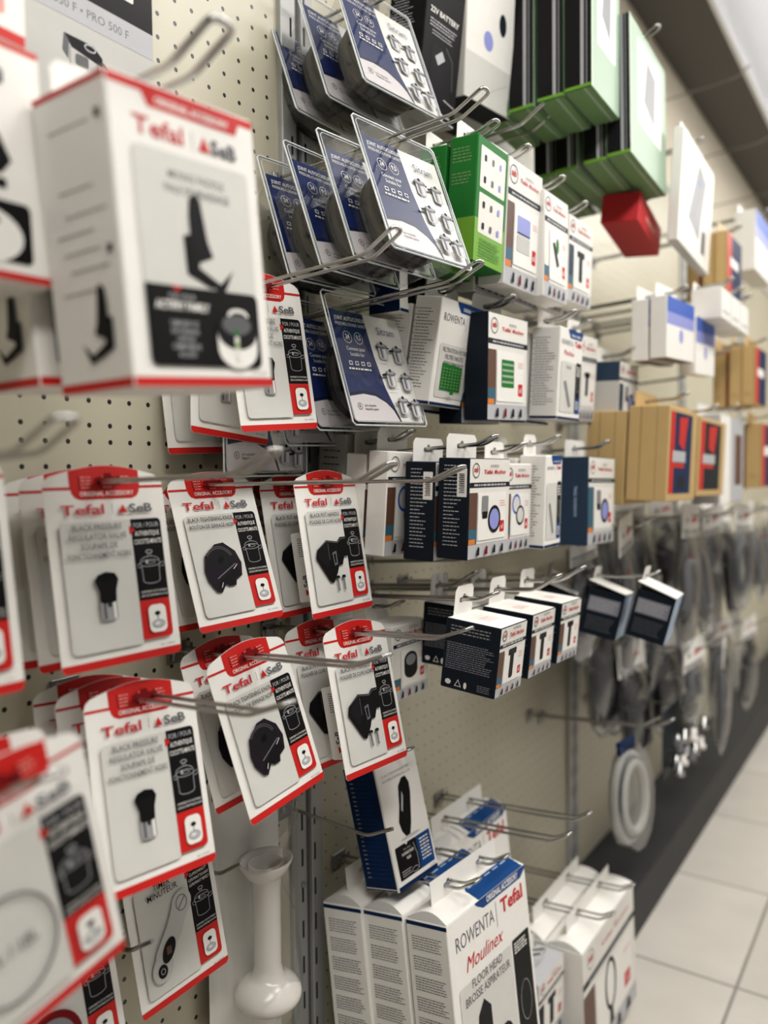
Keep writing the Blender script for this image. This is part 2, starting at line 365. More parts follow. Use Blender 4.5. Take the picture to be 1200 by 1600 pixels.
def handle_pic(a):
    cx, cy = -12, 70
    a.poly([(cx-30,cy),(cx-26,cy+10),(cx-8,cy+20),(cx+12,cy+17),(cx+18,cy+22),(cx+28,cy+22),(cx+31,cy+18),(cx+30,cy-2),(cx+22,cy-2),(cx+17,cy-12),(cx+10,cy-12),(cx+6,cy-20),(cx-4,cy-32),(cx-10,cy-30)], 'black')
    a.poly([(cx-26,cy+2),(cx-22,cy+9),(cx-8,cy+16),(cx-6,cy-4),(cx-12,cy-14)], 'ink'); a.poly([(cx,cy+4),(cx+8,cy+6),(cx+8,cy-10),(cx+2,cy-12)], 'seb'); a.poly([(cx+2,cy+2),(cx+6,cy+3),(cx+6,cy-8),(cx+3,cy-9)], 'nearblack'); a.line([(cx-27,cy+9),(cx-8,cy+18.5),(cx+12,cy+15.5),(cx+19,cy+20),(cx+28,cy+20)], .7, 'inkgrey'); a.line([(cx-6,cy-4),(cx-6,cy+16)], .6, 'inkgrey')
    for k in (0, 11):
        a.ell(cx+4+k, cy-26, 4, 2.2, 'ink', 10); a.rect(cx+2.5+k, cy-42, cx+5.5+k, cy-27, 'steeldark'); a.rect(cx+4.2+k, cy-41, cx+5+k, cy-28, 'lightgrey'); 
def timer_pic(a):
    a.line([(-30, 34), (-24, 52), (-8, 70), (4, 90)], 22, 'panel2'); a.ell(6, 92, 13, 14, 'panel2', 20, -30); a.ell(-28, 40, 13, 15, 'panel2', 20, -30); a.arc(6, 93, 7, 8, 1.4, 'greylab')
    a.line([(1, 88), (11, 98)], 1.6, 'greylab'); a.ell(-18, 54, 7.5, 13, 'black', 20, -32); a.ell(-29, 37, 6, 7, 'black', 16); a.rect(-21, 50, -15, 58, 'brown'); a.arc(-29, 37, 2.6, 2.8, .6, 'lightgrey')
def dial_pic(a):
    a.ell(-18, 48, 30, 30, 'darkred', 32); a.ell(-18, 48, 23, 23, 'midgrey', 32); a.poly([(-27, 38), (-10, 42), (-10, 58), (-27, 52)], 'steeldark'); a.ell(-5, 52, 2, 2, 'ink', 10); a.ell(-18, 66, 1.4, 1.4, 'ink', 8)
def ring_pic(a):
    a.arc(-16, 60, 30, 34, 2, 'inkgrey', n=36); a.text('10L / 18L', -16, 56, 8, 'inkgrey', 'c', 50, .01)

def card_art(a, lines, pic, big, kind='cocotte', tcol='tefal'):
    H = CH+CD
    # red block at the head, side rule, foot band
    hd = []
    for k in range(13):
        t = k/12; x = -34+68*t; hd.append((x, CH+1.2+(CD-1.6)*math.sin(math.pi*(.5+(x/ (CW-7))/2))))
    a.poly([(-34, CH-8), (-32.5, CH-14), (-30, CH-17.5), (-25, CH-19.5), (25, CH-19.5), (30, CH-17.5), (32.5, CH-14), (34, CH-8)]+hd[::-1], 'red')
    a.rect(-CW+.2, CH-10.5, -33, CH-8, 'red'); a.rect(33, CH-10.5, CW-.2, CH-8, 'red')
    a.poly([(-CW+3, .1), (CW-3, .1), (CW-.1, 3), (CW-.1, 7), (-CW+.1, 7), (-CW+.1, 3)], 'red')
    for cx in (-24, -4, 14):
        for k in range(4 if cx < 0 else 3): a.rect(cx-1.5, CH-.5-k*3, cx-.2, CH+1-k*3, 'black'); a.fine(cx+.6, CH-.3-k*3, 10, 1, 1, 1, 'pinkish', k+cx)
    a.text('ORIGINAL ACCESSORY', 0, CH-16.5, 4, 'white', 'f', 52, .01)
    brand_row(a, CH-32.5, 96, 7.4, tcol)
    a.rr(-48, 14, 19, 126, 'panel', 5, '1001'); a.rect(-45, 14.8, 18, 44, 'panel')
    a.rr(19, 52, 50, 126, 'black', 4, '0010'); a.rr(19, 17, 50, 52, 'red', 4, '0100')
    a.poly([(17, 120), (23, 116), (17, 112)], 'red')
    a.text('FOR / POUR', 34.5, 118, 4.3, 'lightgrey', 'c', 26, 0)
    if kind == 'cocotte':
        a.text('AUTHENTIQUE', 34.5, 110.5, 4.2, 'white', 'f', 25, .008); a.text('COCOTTE-MINUTE', 34.5, 103, 4.2, 'white', 'f', 28, .008)
    else:
        for i, t in enumerate(("CLIPSOMINUT'", "CLIPSOMINUT' DUO/EASY", "CLIPSOMINUT' PERFECT")): a.text(t, 34.5, 112-i*5.2, 3, 'white', 'c', 28, 0, .15)
    pot_icon(a, 34, 85, 25, 'lightgrey', .45)
    a.text('COMPATIBILITY LIST ON THE BACK', 34.5, 58.5, 1.9, 'white', 'f', 27, .0); a.text('LISTE DE COMPATIBILITE AU DOS', 34.5, 55, 1.9, 'white', 'f', 27, .0)
    a.rr(26, 22, 44, 47, 'white', 5)
    a.ell(35, 29, 6.5, 3.6, 'lightgrey', 16); a.arc(35, 29.5, 6.5, 3.6, .5, 'steeldark'); a.line([(35, 33), (35, 37)], .7, 'steeldark'); a.ell(35, 39, 3, 2, 'ink', 10); a.ell(34, 30, 2.5, 1.2, 'white', 10)
    a.text('REF. X1040002', 49, 9.4, 1.9, 'inkgrey', 'r', None, 0)
    n = len(lines); hh = (4.6 if kind == 'cocotte' else 6.4) if big else 5
    for i, t in enumerate(lines): a.text(t, -14.5, 118.5-i*(8 if n < 3 else 8.2), hh, 'ink' if big else 'inkgrey', 'c', 60, .006)
    pic(a)
def make_card(name, label, cat, pose, lines, pic, group, big=True, kind='cocotte', box=(60, 78, 32), tcol='tefal'):
    t = thing(name, label, cat, pose, group)
    m = MB(); o = card_outline(); F = [(0, x*.001, z*.001) for x, z in o]; hl = euro(0, .161)
    m.poly(F, 'white', [hl]); m.poly([(-.0006, p[1], p[2]) for p in F], 'panel', [[(-.0006, p[1], p[2]) for p in hl]])
    n = len(F); m.add(F+[(-.0006, p[1], p[2]) for p in F], [(i, (i+1) % n, n+(i+1) % n, n+i) for i in range(n)], 'white')
    a = Art(m, (0,0,0), (0,1,0), (0,0,1)); card_art(a, lines, pic, big, kind, tcol)
    a.poly([(p[1]*1000, p[2]*1000) for p in hl], 'darkred')
    m.build('backing_card', t)
    if box:
        w, h, d = [v*.001 for v in box]; b = MB(); b.box(-d-.0006, -.0008, -w/2-.006, w/2-.006, .02, .02+h, 'white', .0012)
        s = Art(b, (-d-.0006, -w/2-.006, .02), (1,0,0), (0,0,1)); s.text('SeB', d*500+2, h*300, 8, 'seb', 'c', None, .04, rot=90); s.poly([(d*500-4, h*90), (d*500+4, h*90+4), (d*500-4, h*90+8)], 'red')
        s.fine(d*300, h*900, d*500, 9, 2.6, 1.1, 'inkgrey', 3)
        c = b.build('inner_box', t); c['label'] = 'small white carton fixed behind the card'
    return t

# ---- cartons
def face(m, W, H, D, which):
    if which == 'front': return Art(m, (0,0,0), (0,1,0), (0,0,1))
    if which == 'side': return Art(m, (-D,-W/2,0), (1,0,0), (0,0,1))
    if which == 'top': return Art(m, (0,0,H), (0,1,0), (-1,0,0))
    if which == 'bottom': return Art(m, (-D,0,0), (0,1,0), (1,0,0))
def carton(name, label, cat, pose, W, H, D, base='white', front=None, side=None, top=None, bottom=None, tab=True, tabmat='white', group=None, tabh=.03, tabw=.7, tabx=None):
    t = thing(name, label, cat, pose, group); m = MB(); c = .0012
    m.box(-D, 0, -W/2, W/2, 0, H, base, c)
    for w, f in (('front', front), ('side', side), ('top', top), ('bottom', bottom)):
        if f: f(face(m, W, H, D, w), W*1000-2*c*1000 if w != 'side' else D*1000, H*1000 if w in ('front', 'side') else D*1000)
    m.build('carton_body', t)
    if tab:
        tw = W*tabw/2; x = -D+.0015 if tabx is None else tabx; b = MB(); r = .006
        P = [(-tw, H-.001), (tw, H-.001), (tw, H+tabh-r), (tw-r, H+tabh), (-tw+r, H+tabh), (-tw, H+tabh-r)]
        hl = euro(0, H+tabh*.5, min(.026, tw*1.3), .0065)
        for dx in (0, -.0006): b.poly([(x+dx, y, z) for y, z in P], tabmat, [[(x+dx, p[1], p[2]) for p in hl]])
        n = len(P); b.add([(x, y, z) for y, z in P]+[(x-.0006, y, z) for y, z in P], [(i, (i+1) % n, n+(i+1) % n, n+i) for i in range(n)], tabmat)
        b.build('hang_tab', t)
    return t
def tabhole(pose, H, D, tabh=.03, tabx=None): return world(pose, (-D if tabx is None else tabx, 0, H+tabh*.5))

# ------------------------------------------------------------------ the place
def struct(name, mb): o = mb.build(name); o['kind'] = 'structure'; return o
m = MB(); m.box(-.3, 2.6, -.8, 6.5, -.05, 0, 'tiles'); struct('floor', m)
m = MB(); m.box(-.02, 0, -.8, 6.5, .118, 1.98, 'peg'); struct('wall_left', m)
m = MB(); m.box(-.03, -.004, -.8, 6.5, 1.96, 2.378, 'creamwall'); m.box(-.01, .004, -.8, 6.5, 1.975, 1.99, 'upright'); struct('trim_1', m)
m = MB(); m.box(-.02, .156, -.8, 6.5, 0, .118, 'darkbase', .002); struct('baseboard_left', m)
m = MB(); m.box(-.05, .177, -.8, 6.5, 2.378, 2.43, 'soffit'); m.box(.177, .19, -.8, 6.5, 2.374, 2.9, 'ceilwhite'); struct('trim_2', m)  # white fascia made tall to catch lamp light and look bright
m = MB(); m.box(-.1, 2.6, -.8, 6.5, 2.9, 2.95, 'ceilwhite'); struct('ceiling', m)
m = MB(); m.box(-.03, 2.6, 6.5, 6.52, 0, 2.95, 'creamwall'); struct('wall_back', m)
m = MB(); m.box(2.2, 2.3, -.8, 6.5, 0, 2.9, 'midgrey'); struct('opposite_goods', m)  # plain unseen panel for the goods opposite, greyed to cut glare and fill
def upright(y, what):
    o = thing('slotted_upright', what, 'upright post', (0, y, 0), 'slotted uprights between the pegboard bays'); m = MB()
    m.box(-.004, .008, -.034, -.006, .118, 2.05, 'upright', .001); m.box(-.004, .008, .006, .030, .118, 2.05, 'upright', .001); m.box(-.004, .002, -.007, .007, .118, 2.05, 'steeldark')
    for k in range(37):
        for yy, z in ((-.015, .1629), (.012, .1619)):
            zz = z+.05*k+.0125; m.box(.0078, .0083, yy-.0022, yy+.0012, zz-.012, zz+.012, 'nearblack')
    m.build('slotted_channel', o); s = MB()
    for z in (.5375, 1.42): s.lathe([(0,.0), (.004,.0), (.004,.002), (.002,.0035), (0,.0035)], 'plate', (0,0,0), 10)
    s.v = [(.008+v[2], -.015+v[0], (.5375 if i < len(s.v)//2 else 1.42)+v[1]) for i, v in enumerate(s.v)]
    s.build('screw', o); return o
upright(.847, 'pale metal slotted upright right of the blender foot pack'); upright(1.852, 'slotted upright behind the low empty hook in the middle of the wall'); upright(2.85, 'slotted upright far along behind the brown boxes'); upright(3.85, 'slotted upright at the far end of the pegboard')
for i, (loc, ln) in enumerate(LAMPS):
    t = thing('ceiling_light', ('nearest', 'second', 'third', 'farthest')[i]+' long ceiling light over the aisle', 'ceiling light', loc, 'ceiling lights over the aisle')
    b = MB(); b.box(-.17, .17, -ln/2-.01, ln/2+.01, 0, .03, 'ceilwhite', .004); b.build('housing', t)
    b = MB(); b.box(-.15, .15, -ln/2, ln/2, -.004, .0, 'lamp_glow'); b.build('diffuser', t)
    L = bpy.data.lights.new('ceiling_lamp', 'AREA'); L.shape = 'RECTANGLE'; L.size = .3; L.size_y = ln; L.energy = LAMP_W; L.color = (1, .975, .94)
    lo = bpy.data.objects.new('ceiling_lamp', L); sc.collection.objects.link(lo); lo.parent = t; lo.location = (0, 0, -.006)
    added_uplight = L.copy(); added_uplight.energy = 9; added_uplight_obj = bpy.data.objects.new('ceiling_lamp', added_uplight); sc.collection.objects.link(added_uplight_obj); added_uplight_obj.parent = t; added_uplight_obj.location = (0, 0, .034); added_uplight_obj.rotation_euler = (math.pi, 0, 0)  # extra upward lamp added only to brighten the white fascia and ceiling

# ------------------------------------------------------------------ stacks of cards
T6 = math.tan(D2R(4.5))
def behind(pose, d, dy=0, dyaw=0, droll=0, dz=0):
    p = list(pose)+[0]*(6-len(pose)); p[0] -= d; p[2] -= d*T6-dz; p[1] += dy; p[3] += dyaw; p[5] += droll; return p
RNK = ['next behind the front one', 'third from the front', 'fourth from the front']
def stack(root, pose, steps, lab, group):
    for i, s in enumerate(steps):
        d = s if isinstance(s, tuple) else (s,)
        dup(root, behind(pose, *d), lab + ', ' + RNK[i], group)

VL = ['BLACK PRESSURE', 'REGULATOR VALVE', 'SOUPAPE DE', 'FONCTIONNEMENT NOIRE']; KL = ['BLACK TIGHTENING KNOB', 'BOUTON DE SERRAGE NOIR']; HL = ['BLACK POT HANDLE', 'POIGNEE DE CUVE NOIRE']
G1 = 'red and white accessory cards on the upper card row'; G2 = 'red and white accessory cards on the lower card row'
valve1 = (.125, .457, .934, -7, -8.8, .5); c = make_card('accessory_card', 'pressure regulator valve card, front of the upper card row, left of the knob card', 'accessory card', valve1, VL, valve_pic, G1, False, box=(46, 60, 18))
valve_c = c
stack(c, valve1, [(.034, 0, 2), (.066, .004, -2)], 'dim valve card in the upper row peeping out at left', G1); hook_through(world(valve1, (0,0,.161)), .295, 'the upper valve cards', slope=2, rise=24)
valve2 = (.156, .468, .742, -3.6, -14.6, -3.3); dup(c, valve2, 'pressure regulator valve card, front of the lower card row, below the other valve card', G2)
stack(c, valve2, [(.04, 0, 2), (.075, .0, -3)], 'shaded valve card in the lower row peeping out at left', G2); hook_through(world(valve2, (0,0,.161)), .285, 'the lower valve cards', slope=3, rise=18)
knob1 = (.088, .644, .934, -6.8, -18, 1.4); c = make_card('accessory_card', 'black tightening knob card, front of the upper card row', 'accessory card', knob1, KL, knob_pic, G1, box=(58, 56, 24))
stack(c, knob1, [(.036, 0, 1)], 'tightening knob card in the upper row', G1); hook_through(world(knob1, (0,0,.161)), .275, 'the upper knob cards', slope=1, rise=24)
knob2 = (.151, .643, .752, -2.8, -15.4, 6.8); dup(c, knob2, 'black tightening knob card tilted to the left, front of the lower card row', G2)
stack(c, knob2, [(.05, 0, 2, -4)], 'tightening knob card in the lower row', G2); hook_through(world(knob2, (0,0,.161)), .28, 'the lower knob cards', slope=3, rise=18)
pot1 = (.120, .784, .929, -1.9, -9.8, .2); c = make_card('accessory_card', 'black pot handle card, front of the upper card row, rightmost', 'accessory card', pot1, HL, handle_pic, G1, box=(66, 84, 34))
stack(c, pot1, [(.054, 0, 1), (.088, .002, -2)], 'pot handle card in the upper row', G1); hook_through(world(pot1, (0,0,.161)), .275, 'the upper pot handle cards', slope=0.5, rise=22)
pot2 = (.175, .774, .751, -3.1, -13.5, -1.6); dup(c, pot2, 'black pot handle card, front of the lower card row, rightmost', G2)
stack(c, pot2, [(.058, 0, 1)], 'pot handle card in the lower row', G2); hook_through(world(pot2, (0,0,.161)), .285, 'the lower pot handle cards', slope=3, rise=18)
seb = (.105, .691, 1.147, -6, -6, 4); dup(valve_c, seb, 'accessory card half hidden by the mixing paddle box, front of its hook', 'accessory cards behind the mixing paddle box')
stack(valve_c, seb, [(.05, -.028, 4, -10, -.005), (.08, -.03, 0, -2, -.018)], 'accessory card low behind the mixing paddle box', 'accessory cards behind the mixing paddle box'); hook_through(world(seb, (0,0,.161)), .262, 'the cards behind the mixing paddle box', slope=4)
L1 = (.165, .277, .945, -3, -8, 0); dup(valve_c, L1, 'accessory card cut off by the left edge of the photo, upper card row', G1)
stack(valve_c, L1, [(.036,)], 'accessory card at the left edge, upper card row', G1); hook_through(world(L1, (0,0,.161)), .30, 'the cards at the left edge, upper row', slope=4, rise=22)
ring = (.258, .290, .765, 0, 2, 12.5); c = make_card('accessory_card', 'sealing ring card at the lower left corner, large and blurred', 'accessory card', ring, [], ring_pic, G2, box=None)
stack(c, ring, [(.035, -.002, 2)], 'sealing ring card at the lower left corner', G2); hook_through(world(ring, (0,0,.161)), .312, 'the sealing ring cards', slope=3, rise=20)
timer = (.06, .578, .548, -3, -9, 3); make_card('accessory_card', 'kitchen timer card, low beside the blender foot', 'accessory card', timer, ['TIMER', 'MINUTEUR'], timer_pic, 'timer cards in the lowest row', kind='clip', box=None)
hook_through(world(timer, (0,0,.161)), .09, 'the kitchen timer card', single=True)
dial = (.05, .448, .525, -3, -9, 3); make_card('accessory_card', 'card with a round dark red dial, lower left below the ring card', 'accessory card', dial, ['TIMER', 'MINUTEUR'], dial_pic, 'timer cards in the lowest row', kind='clip', box=None)
hook_through(world(dial, (0,0,.161)), .085, 'the dial card', single=True)
hook(.515, .615, .075, '', 'short dark hook end between the dial card and the timer card', single=True)

# ------------------------------------------------------------------ clear gasket packs
def make_sitram(label, pose, group):
    t = thing('gasket_blister_pack', label, 'blister pack', pose, group); W, H = .0725, .17
    m = MB(); Lw, L0, L1 = .066, .006, .146
    m.box(-.0012, -.0004, -Lw, Lw, L0, L1, 'white')
    a = Art(m, (-.0004,0,0), (0,1,0), (0,0,1))
    a.poly([(-66, 6), (22, 6), (16, 22), (6, 50), (-1, 90), (-4, 146), (-66, 146)], 'sitnavy')
    a.poly([(-66, 6), (20, 6), (12, 20), (0, 30), (-18, 38), (-40, 40), (-66, 36)], 'sitpink'); a.line([(20, 6), (12, 21), (0, 32), (-18, 41), (-40, 43), (-66, 39)], 2.4, 'ink'); a.line([(18, 6), (10, 19), (-2, 29), (-20, 36.5), (-40, 38)], .7, 'white')
    a.arc(-52, 24, 4, 4, .7, 'ink'); a.text('R', -52, 22, 4, 'ink', 'c'); a.text('Joint adaptable', -44, 24, 3, 'ink', 'l', 30, 0); a.text('Adaptable gasket', -44, 19.5, 3, 'ink', 'l', 30, 0)
    a.text('JOINT AUTOCUISEUR', -60, 134, 5, 'white', 'l', 56, .012); a.text('PRESSURE-COOKER GASKET', -60, 127, 4, 'white', 'l', 56, 0)
    for x, s in ((-44, '24'), (-24, '9,5')): a.arc(x, 112, 7.5, 7.5, .6, 'white'); a.text(s, x, 110, 6, 'white', 'c', 10, .02)
    a.text('Convient pour', -34, 95, 5, 'white', 'c', 34, .005); a.text('Suitable for', -34, 88, 4.6, 'white', 'c', 30, .005)
    for k in range(4): a.rect(-53+k*11, 76, -47+k*11, 81, 'white'); a.rect(-52+k*11, 77, -48+k*11, 80, 'sitnavy')
    a.fine(-56, 70, 46, 1, 3, 2, 'white', 4)
    a.text('Sitram', 32, 121, 10, 'sitnavy', 'c', 44, -.004, sx=.95)
    k = 0
    for yy, x1, x2 in ((101, 18, 47), (64, 20, 49), (28, 30, 53)):
        minipot(a, x1-1, yy, 23, k); minipot(a, x2-1, yy-3, 23, k+1); k += 1
        a.fine(x1-8, yy-17, 16, 1, 1, 1, 'lightgrey', k); a.fine(x2-8, yy-17, 16, 1, 1, 1, 'lightgrey', k+9)
    m.build('insert_card', t)
    s = MB(); r = .004
    def ol(w, z0, z1, x): return [(x, -w+r, z0), (x, w-r, z0), (x, w, z0+r), (x, w, z1-r), (x, w-r, z1), (x, -w+r, z1), (x, -w, z1-r), (x, -w, z0+r)]
    s.poly(ol(W, 0, H, .0008), 'clear', [euro(0, .161, x=.0008)])
    # bulging box behind the card
    A, B = ol(W-.006, .006, H-.03, -.002), ol(W-.012, .012, H-.042, -.046)
    A2 = ol(W, 0, H, -.0016)
    s.add(A+B, [(i, (i+1) % 8, 8+(i+1) % 8, 8+i) for i in range(8)], 'clear'); s.poly(B, 'clear')
    shell = s.build('clear_shell', t)
    e = MB(); e.tube(ol(W, 0, H, 0), .0011, 'rim', 6, True); e.tube(ol(W-.0045, .0045, H-.0045, .0006), .0005, 'rim', 5, True); e.tube(ol(W-.007, .007, H-.031, -.003), .0007, 'rim', 5, True); e.build('welded_rim', shell)
    g = MB()
    for i, (x, q, mm) in enumerate(((-.012, 1, 'rubber'), (-.023, .97, 'rubber2'), (-.034, .93, 'rubber'))):
        P = [(x+.0015*math.sin(3*t_), .053*q*math.cos(t_), .069+.053*q*math.sin(t_)) for t_ in [2*math.pi*k/36 for k in range(36)]]; g.tube(P, .0085, mm, 8, True)
        P = [(x, .042*q*math.cos(t_), .064+.042*q*math.sin(t_)) for t_ in [2*math.pi*k/30 for k in range(30)]]; g.tube(P, .0075, 'rubber', 7, True)
    g.build('rubber_gasket', t)
    return t
GS = 'clear gasket packs'
c4 = (.236, .807, 1.339, -8, -21, -.3); c1 = (.16, .868, 1.555, -9, -22, -2.2); c5 = (.156, .839, 1.156, -5.5, -16.6, 1.3)
s0 = make_sitram('glossy clear gasket pack in the middle, topmost of its wire hook front', c4, GS); s0['label'] = 'clear gasket pack with bright lamp glare, front of the middle gasket hook'
stack(s0, c4, [.05, (.1, .0, 3), (.145, .004, -2)], 'clear gasket pack on the middle gasket hook', GS); hook_through(world(c4, (0,0,.161)), .29, 'the middle stack of gasket packs', slope=4, rise=24)
dup(s0, c1, 'clear gasket pack cut by the top edge, front of the top gasket hook', GS); stack(s0, c1, [(.056, 0, 2), (.108, 0, 5)], 'clear gasket pack on the top gasket hook', GS); hook_through(world(c1, (0,0,.161)), .29, 'the top stack of gasket packs')
dup(s0, c5, 'clear gasket pack above the pot handle cards, front of the lowest gasket hook', GS); stack(s0, c5, [(.055, -.004, 4), (.1, -.012, 6, 0, -.014)], 'clear gasket pack on the lowest gasket hook', GS); hook_through(world(c5, (0,0,.161)), .27, 'the lowest stack of gasket packs', slope=4, rise=22)
low = (.05, .728, 1.096, 0, 0, 0); dup(s0, low, 'clear gasket pack close to the wall, seen below the red-footed cards', GS)

# ------------------------------------------------------------------ faces for cartons
def paddle(a, x, y, s, fl=1):
    P = [(2,48),(6,46),(9,30),(14,8),(16,2),(11,0),(6,4),(3,2),(2,-10),(18,-18),(24,-21),(40,-8),(28,-28),(22,-29),(14,-23),(-8,-18),(-12,-14),(-10,6),(-6,12),(-3,14),(-2,36)]
    a.poly([(x+fl*p[0]*s, y+p[1]*s) for p in P], 'ink'); a.poly([(x+fl*p[0]*s, y+p[1]*s) for p in [(-4,44),(3,49),(8,44),(13,12),(18,0),(2,-6),(-6,8),(-6,30)]], 'ink'); a.poly([(x+fl*p[0]*s, y+p[1]*s) for p in [(-13,14),(-4,16),(0,-12),(20,-20),(14,-26),(-12,-16)]], 'black'); a.poly([(x+fl*p[0]*s, y+p[1]*s) for p in [(-9,-13),(-8,5),(2,-6),(1,-14)]], 'black')
def red_front(a, W, H):
    w = W/2; a.rect(-w, H-7, w, H-1.5, 'red'); a.poly([(-w*.62, H-4), (-w*.52, H-15), (w*.72, H-15), (w*.8, H-4)], 'red'); a.text('ORIGINAL ACCESSORY', w*.1, H-12, 4.4, 'white', 'f', W*.52, .03)
    a.rect(-w, 1, w, 7, 'red'); brand_row(a, H-33, W*.78, 9.5)
    a.rr(-w*.78, 16, w*.84, H-40, 'panel', 4); a.text('MIXING PADDLE', w*.06, H-56, 5.4, 'inkgrey', 'c', W*.5, .01); a.text('PALE DE BRASSAGE', w*.06, H-65, 5.4, 'inkgrey', 'c', W*.58, .01)
    paddle(a, -2, H*.46, .82)
    a.rr(-w*.78, 14, w*.84, H*.345, 'black', 5, '1110'); a.poly([(-w*.36-4, H*.345), (-w*.36+4, H*.345), (-w*.36, H*.345-4)], 'red')
    a.text('FOR / POUR', -w*.3, H*.3, 3.6, 'lightgrey', 'c', 22, 0); a.text('ACTIFRY FAMILY', -w*.3, H*.265, 5, 'white', 'f', W*.37, .03)
    for i, t in enumerate(('COMPATIBILITY LIST', 'ON THE BACK', 'LISTE DE', 'COMPATIBILITE', 'AU DOS')): a.text(t, -w*.3, H*.21-i*5, 3.2, 'lightgrey', 'c', 24, .01)
    cx, cy = w*.46, H*.18
    a.ell(cx, cy-7, 19, 14, 'white', 28); a.rect(cx-19, cy-8, cx+19, cy+3, 'white'); a.ell(cx, cy+4, 19, 12, 'ink', 28); a.ell(cx, cy+9, 14, 7, 'steeldark', 20); a.arc(cx+2, cy+15, 9, 4, 2.4, 'white', 0, 180); a.rect(cx-3, cy-16, cx+1, cy+1, 'offwhite'); a.ell(cx-1, cy+4, 2.5, 2.5, 'green', 10); a.ell(cx-1, cy-5, 1.6, 2.2, 'lime', 10)
    a.text('REF. XA900302', w*.9, 9, 2, 'inkgrey', 'r', None, 0)
def red_side(a, D, H):
    a.rect(1, 1, D, 7, 'red'); a.rect(1, H-5, D, H-1, 'red')
    for k, z in enumerate((.86, .66, .58, .52, .46, .4, .33)): a.fine(D*.2+k % 3*5, H*z, D*.55, 1, 1, 1.1, 'inkgrey', k)
    for z in (.87, .45): a.rect(D*.84, H*z-2, D*.91, H*z+3, 'ink')
    paddle(a, D*.72, H*.19, .62, -1)
def greek(a, W, H, m='inkgrey', h=1.3, pitch=3.2, seed=1, x0=.12, x1=.88, y0=.1, y1=.92, bullets=False):
    n = int((y1-y0)*H/pitch); a.fine(W*x0, H*y1, W*(x1-x0), n, pitch, h, m, seed, fill=.55)
    if bullets:
        for k in range(0, n, 2): a.rect(W*x0-3, H*y1-k*pitch, W*x0-1.4, H*y1-k*pitch+h*1.2, m)
def blue_front(lines, pic, text=True, short=False):
    def f(a, W, H):
        w = W/2; a.rect(-w, 1, w, 5, 'navy'); a.poly([(-w*.35, H), (-w*.3, H-5), (-w*.15, H-13), (w*.85, H-13), (w*.98, H-5), (w, H)], 'blue'); a.text('ORIGINAL ACCESSORY', w*.36, H-10, W*.038, 'white', 'f', W*.42, .02)
        a.text('ROWENTA', -w*.38, H-13-W*.13, W*.085, 'seb', 'f', W*.46, .0, sx=1.1); a.rect(w*.14, H-17-W*.16, w*.15, H-17, 'inkgrey'); a.text('Tefal', w*.56, H-13-W*.12, W*.085, 'tefal', 'f', W*.3, .03)
        if not short: a.text('Moulinex', -w*.2, H-15-W*.27, W*.085, 'tefal', 'f', W*.46, .0, .35)
        y = H-(22+W*.3); a.rr(-w*.86, 12, w*.42, y, 'panel', 4); a.rr(w*.46, 12, w*.92, y+2, 'black', 3, '1111'); a.rect(w*.46, 12, w*.92, H*.26, 'blue')
        a.fine(w*.5, y-6, w*.36, 4, 4, 2, 'white', 3); a.arc(w*.69, H*.42, w*.14, H*.09, .7, 'lightgrey'); a.fine(w*.5, H*.21, w*.34, 4, 3.4, 1.5, 'white', 5)
        for i, t in enumerate(lines): a.text(t, -w*.2, y-10-i*W*.075, W*.05, 'inkgrey', 'c', w*1.1, .005)
        pic(a, W, H, y)
    return f
def bullet_blue(a, D, H): a.rect(1, 1, D, 5, 'navy'); greek(a, D, H, 'inkgrey', 1.2, 4, 7, bullets=True, y1=.88)
def filter_pic(a, W, H, y):
    w = W/2; x0, x1, y0, y1 = -w*.68, w*.22, 22, y-24
    a.poly([(x0, y1), (x1, y1-3), (x1, y0), (x0, y0)], 'green')
    for i in range(7):
        for j in range(7): a.rect(x0+3+i*(x1-x0-4)/7, y0+3+j*(y1-y0-7)/7, x0+3+i*(x1-x0-4)/7+(x1-x0)*.07, y0+3+j*(y1-y0-7)/7+(y1-y0)*.05, 'dullgreen')
    a.rect(-w*.32, y0-5, -w*.15, y0, 'green')
def logo_script(a, x, y, w): a.text('ROWENTA', x, y+6, 3.8, 'inkgrey', 'c', w*.6, 0); a.text('Tefal', x-w*.27, y-1.5, 4.6, 'tefal', 'f', w*.34, .03); a.text('Moulinex', x+w*.22, y-1.5, 4.8, 'tefal', 'f', w*.5, .02, .3)
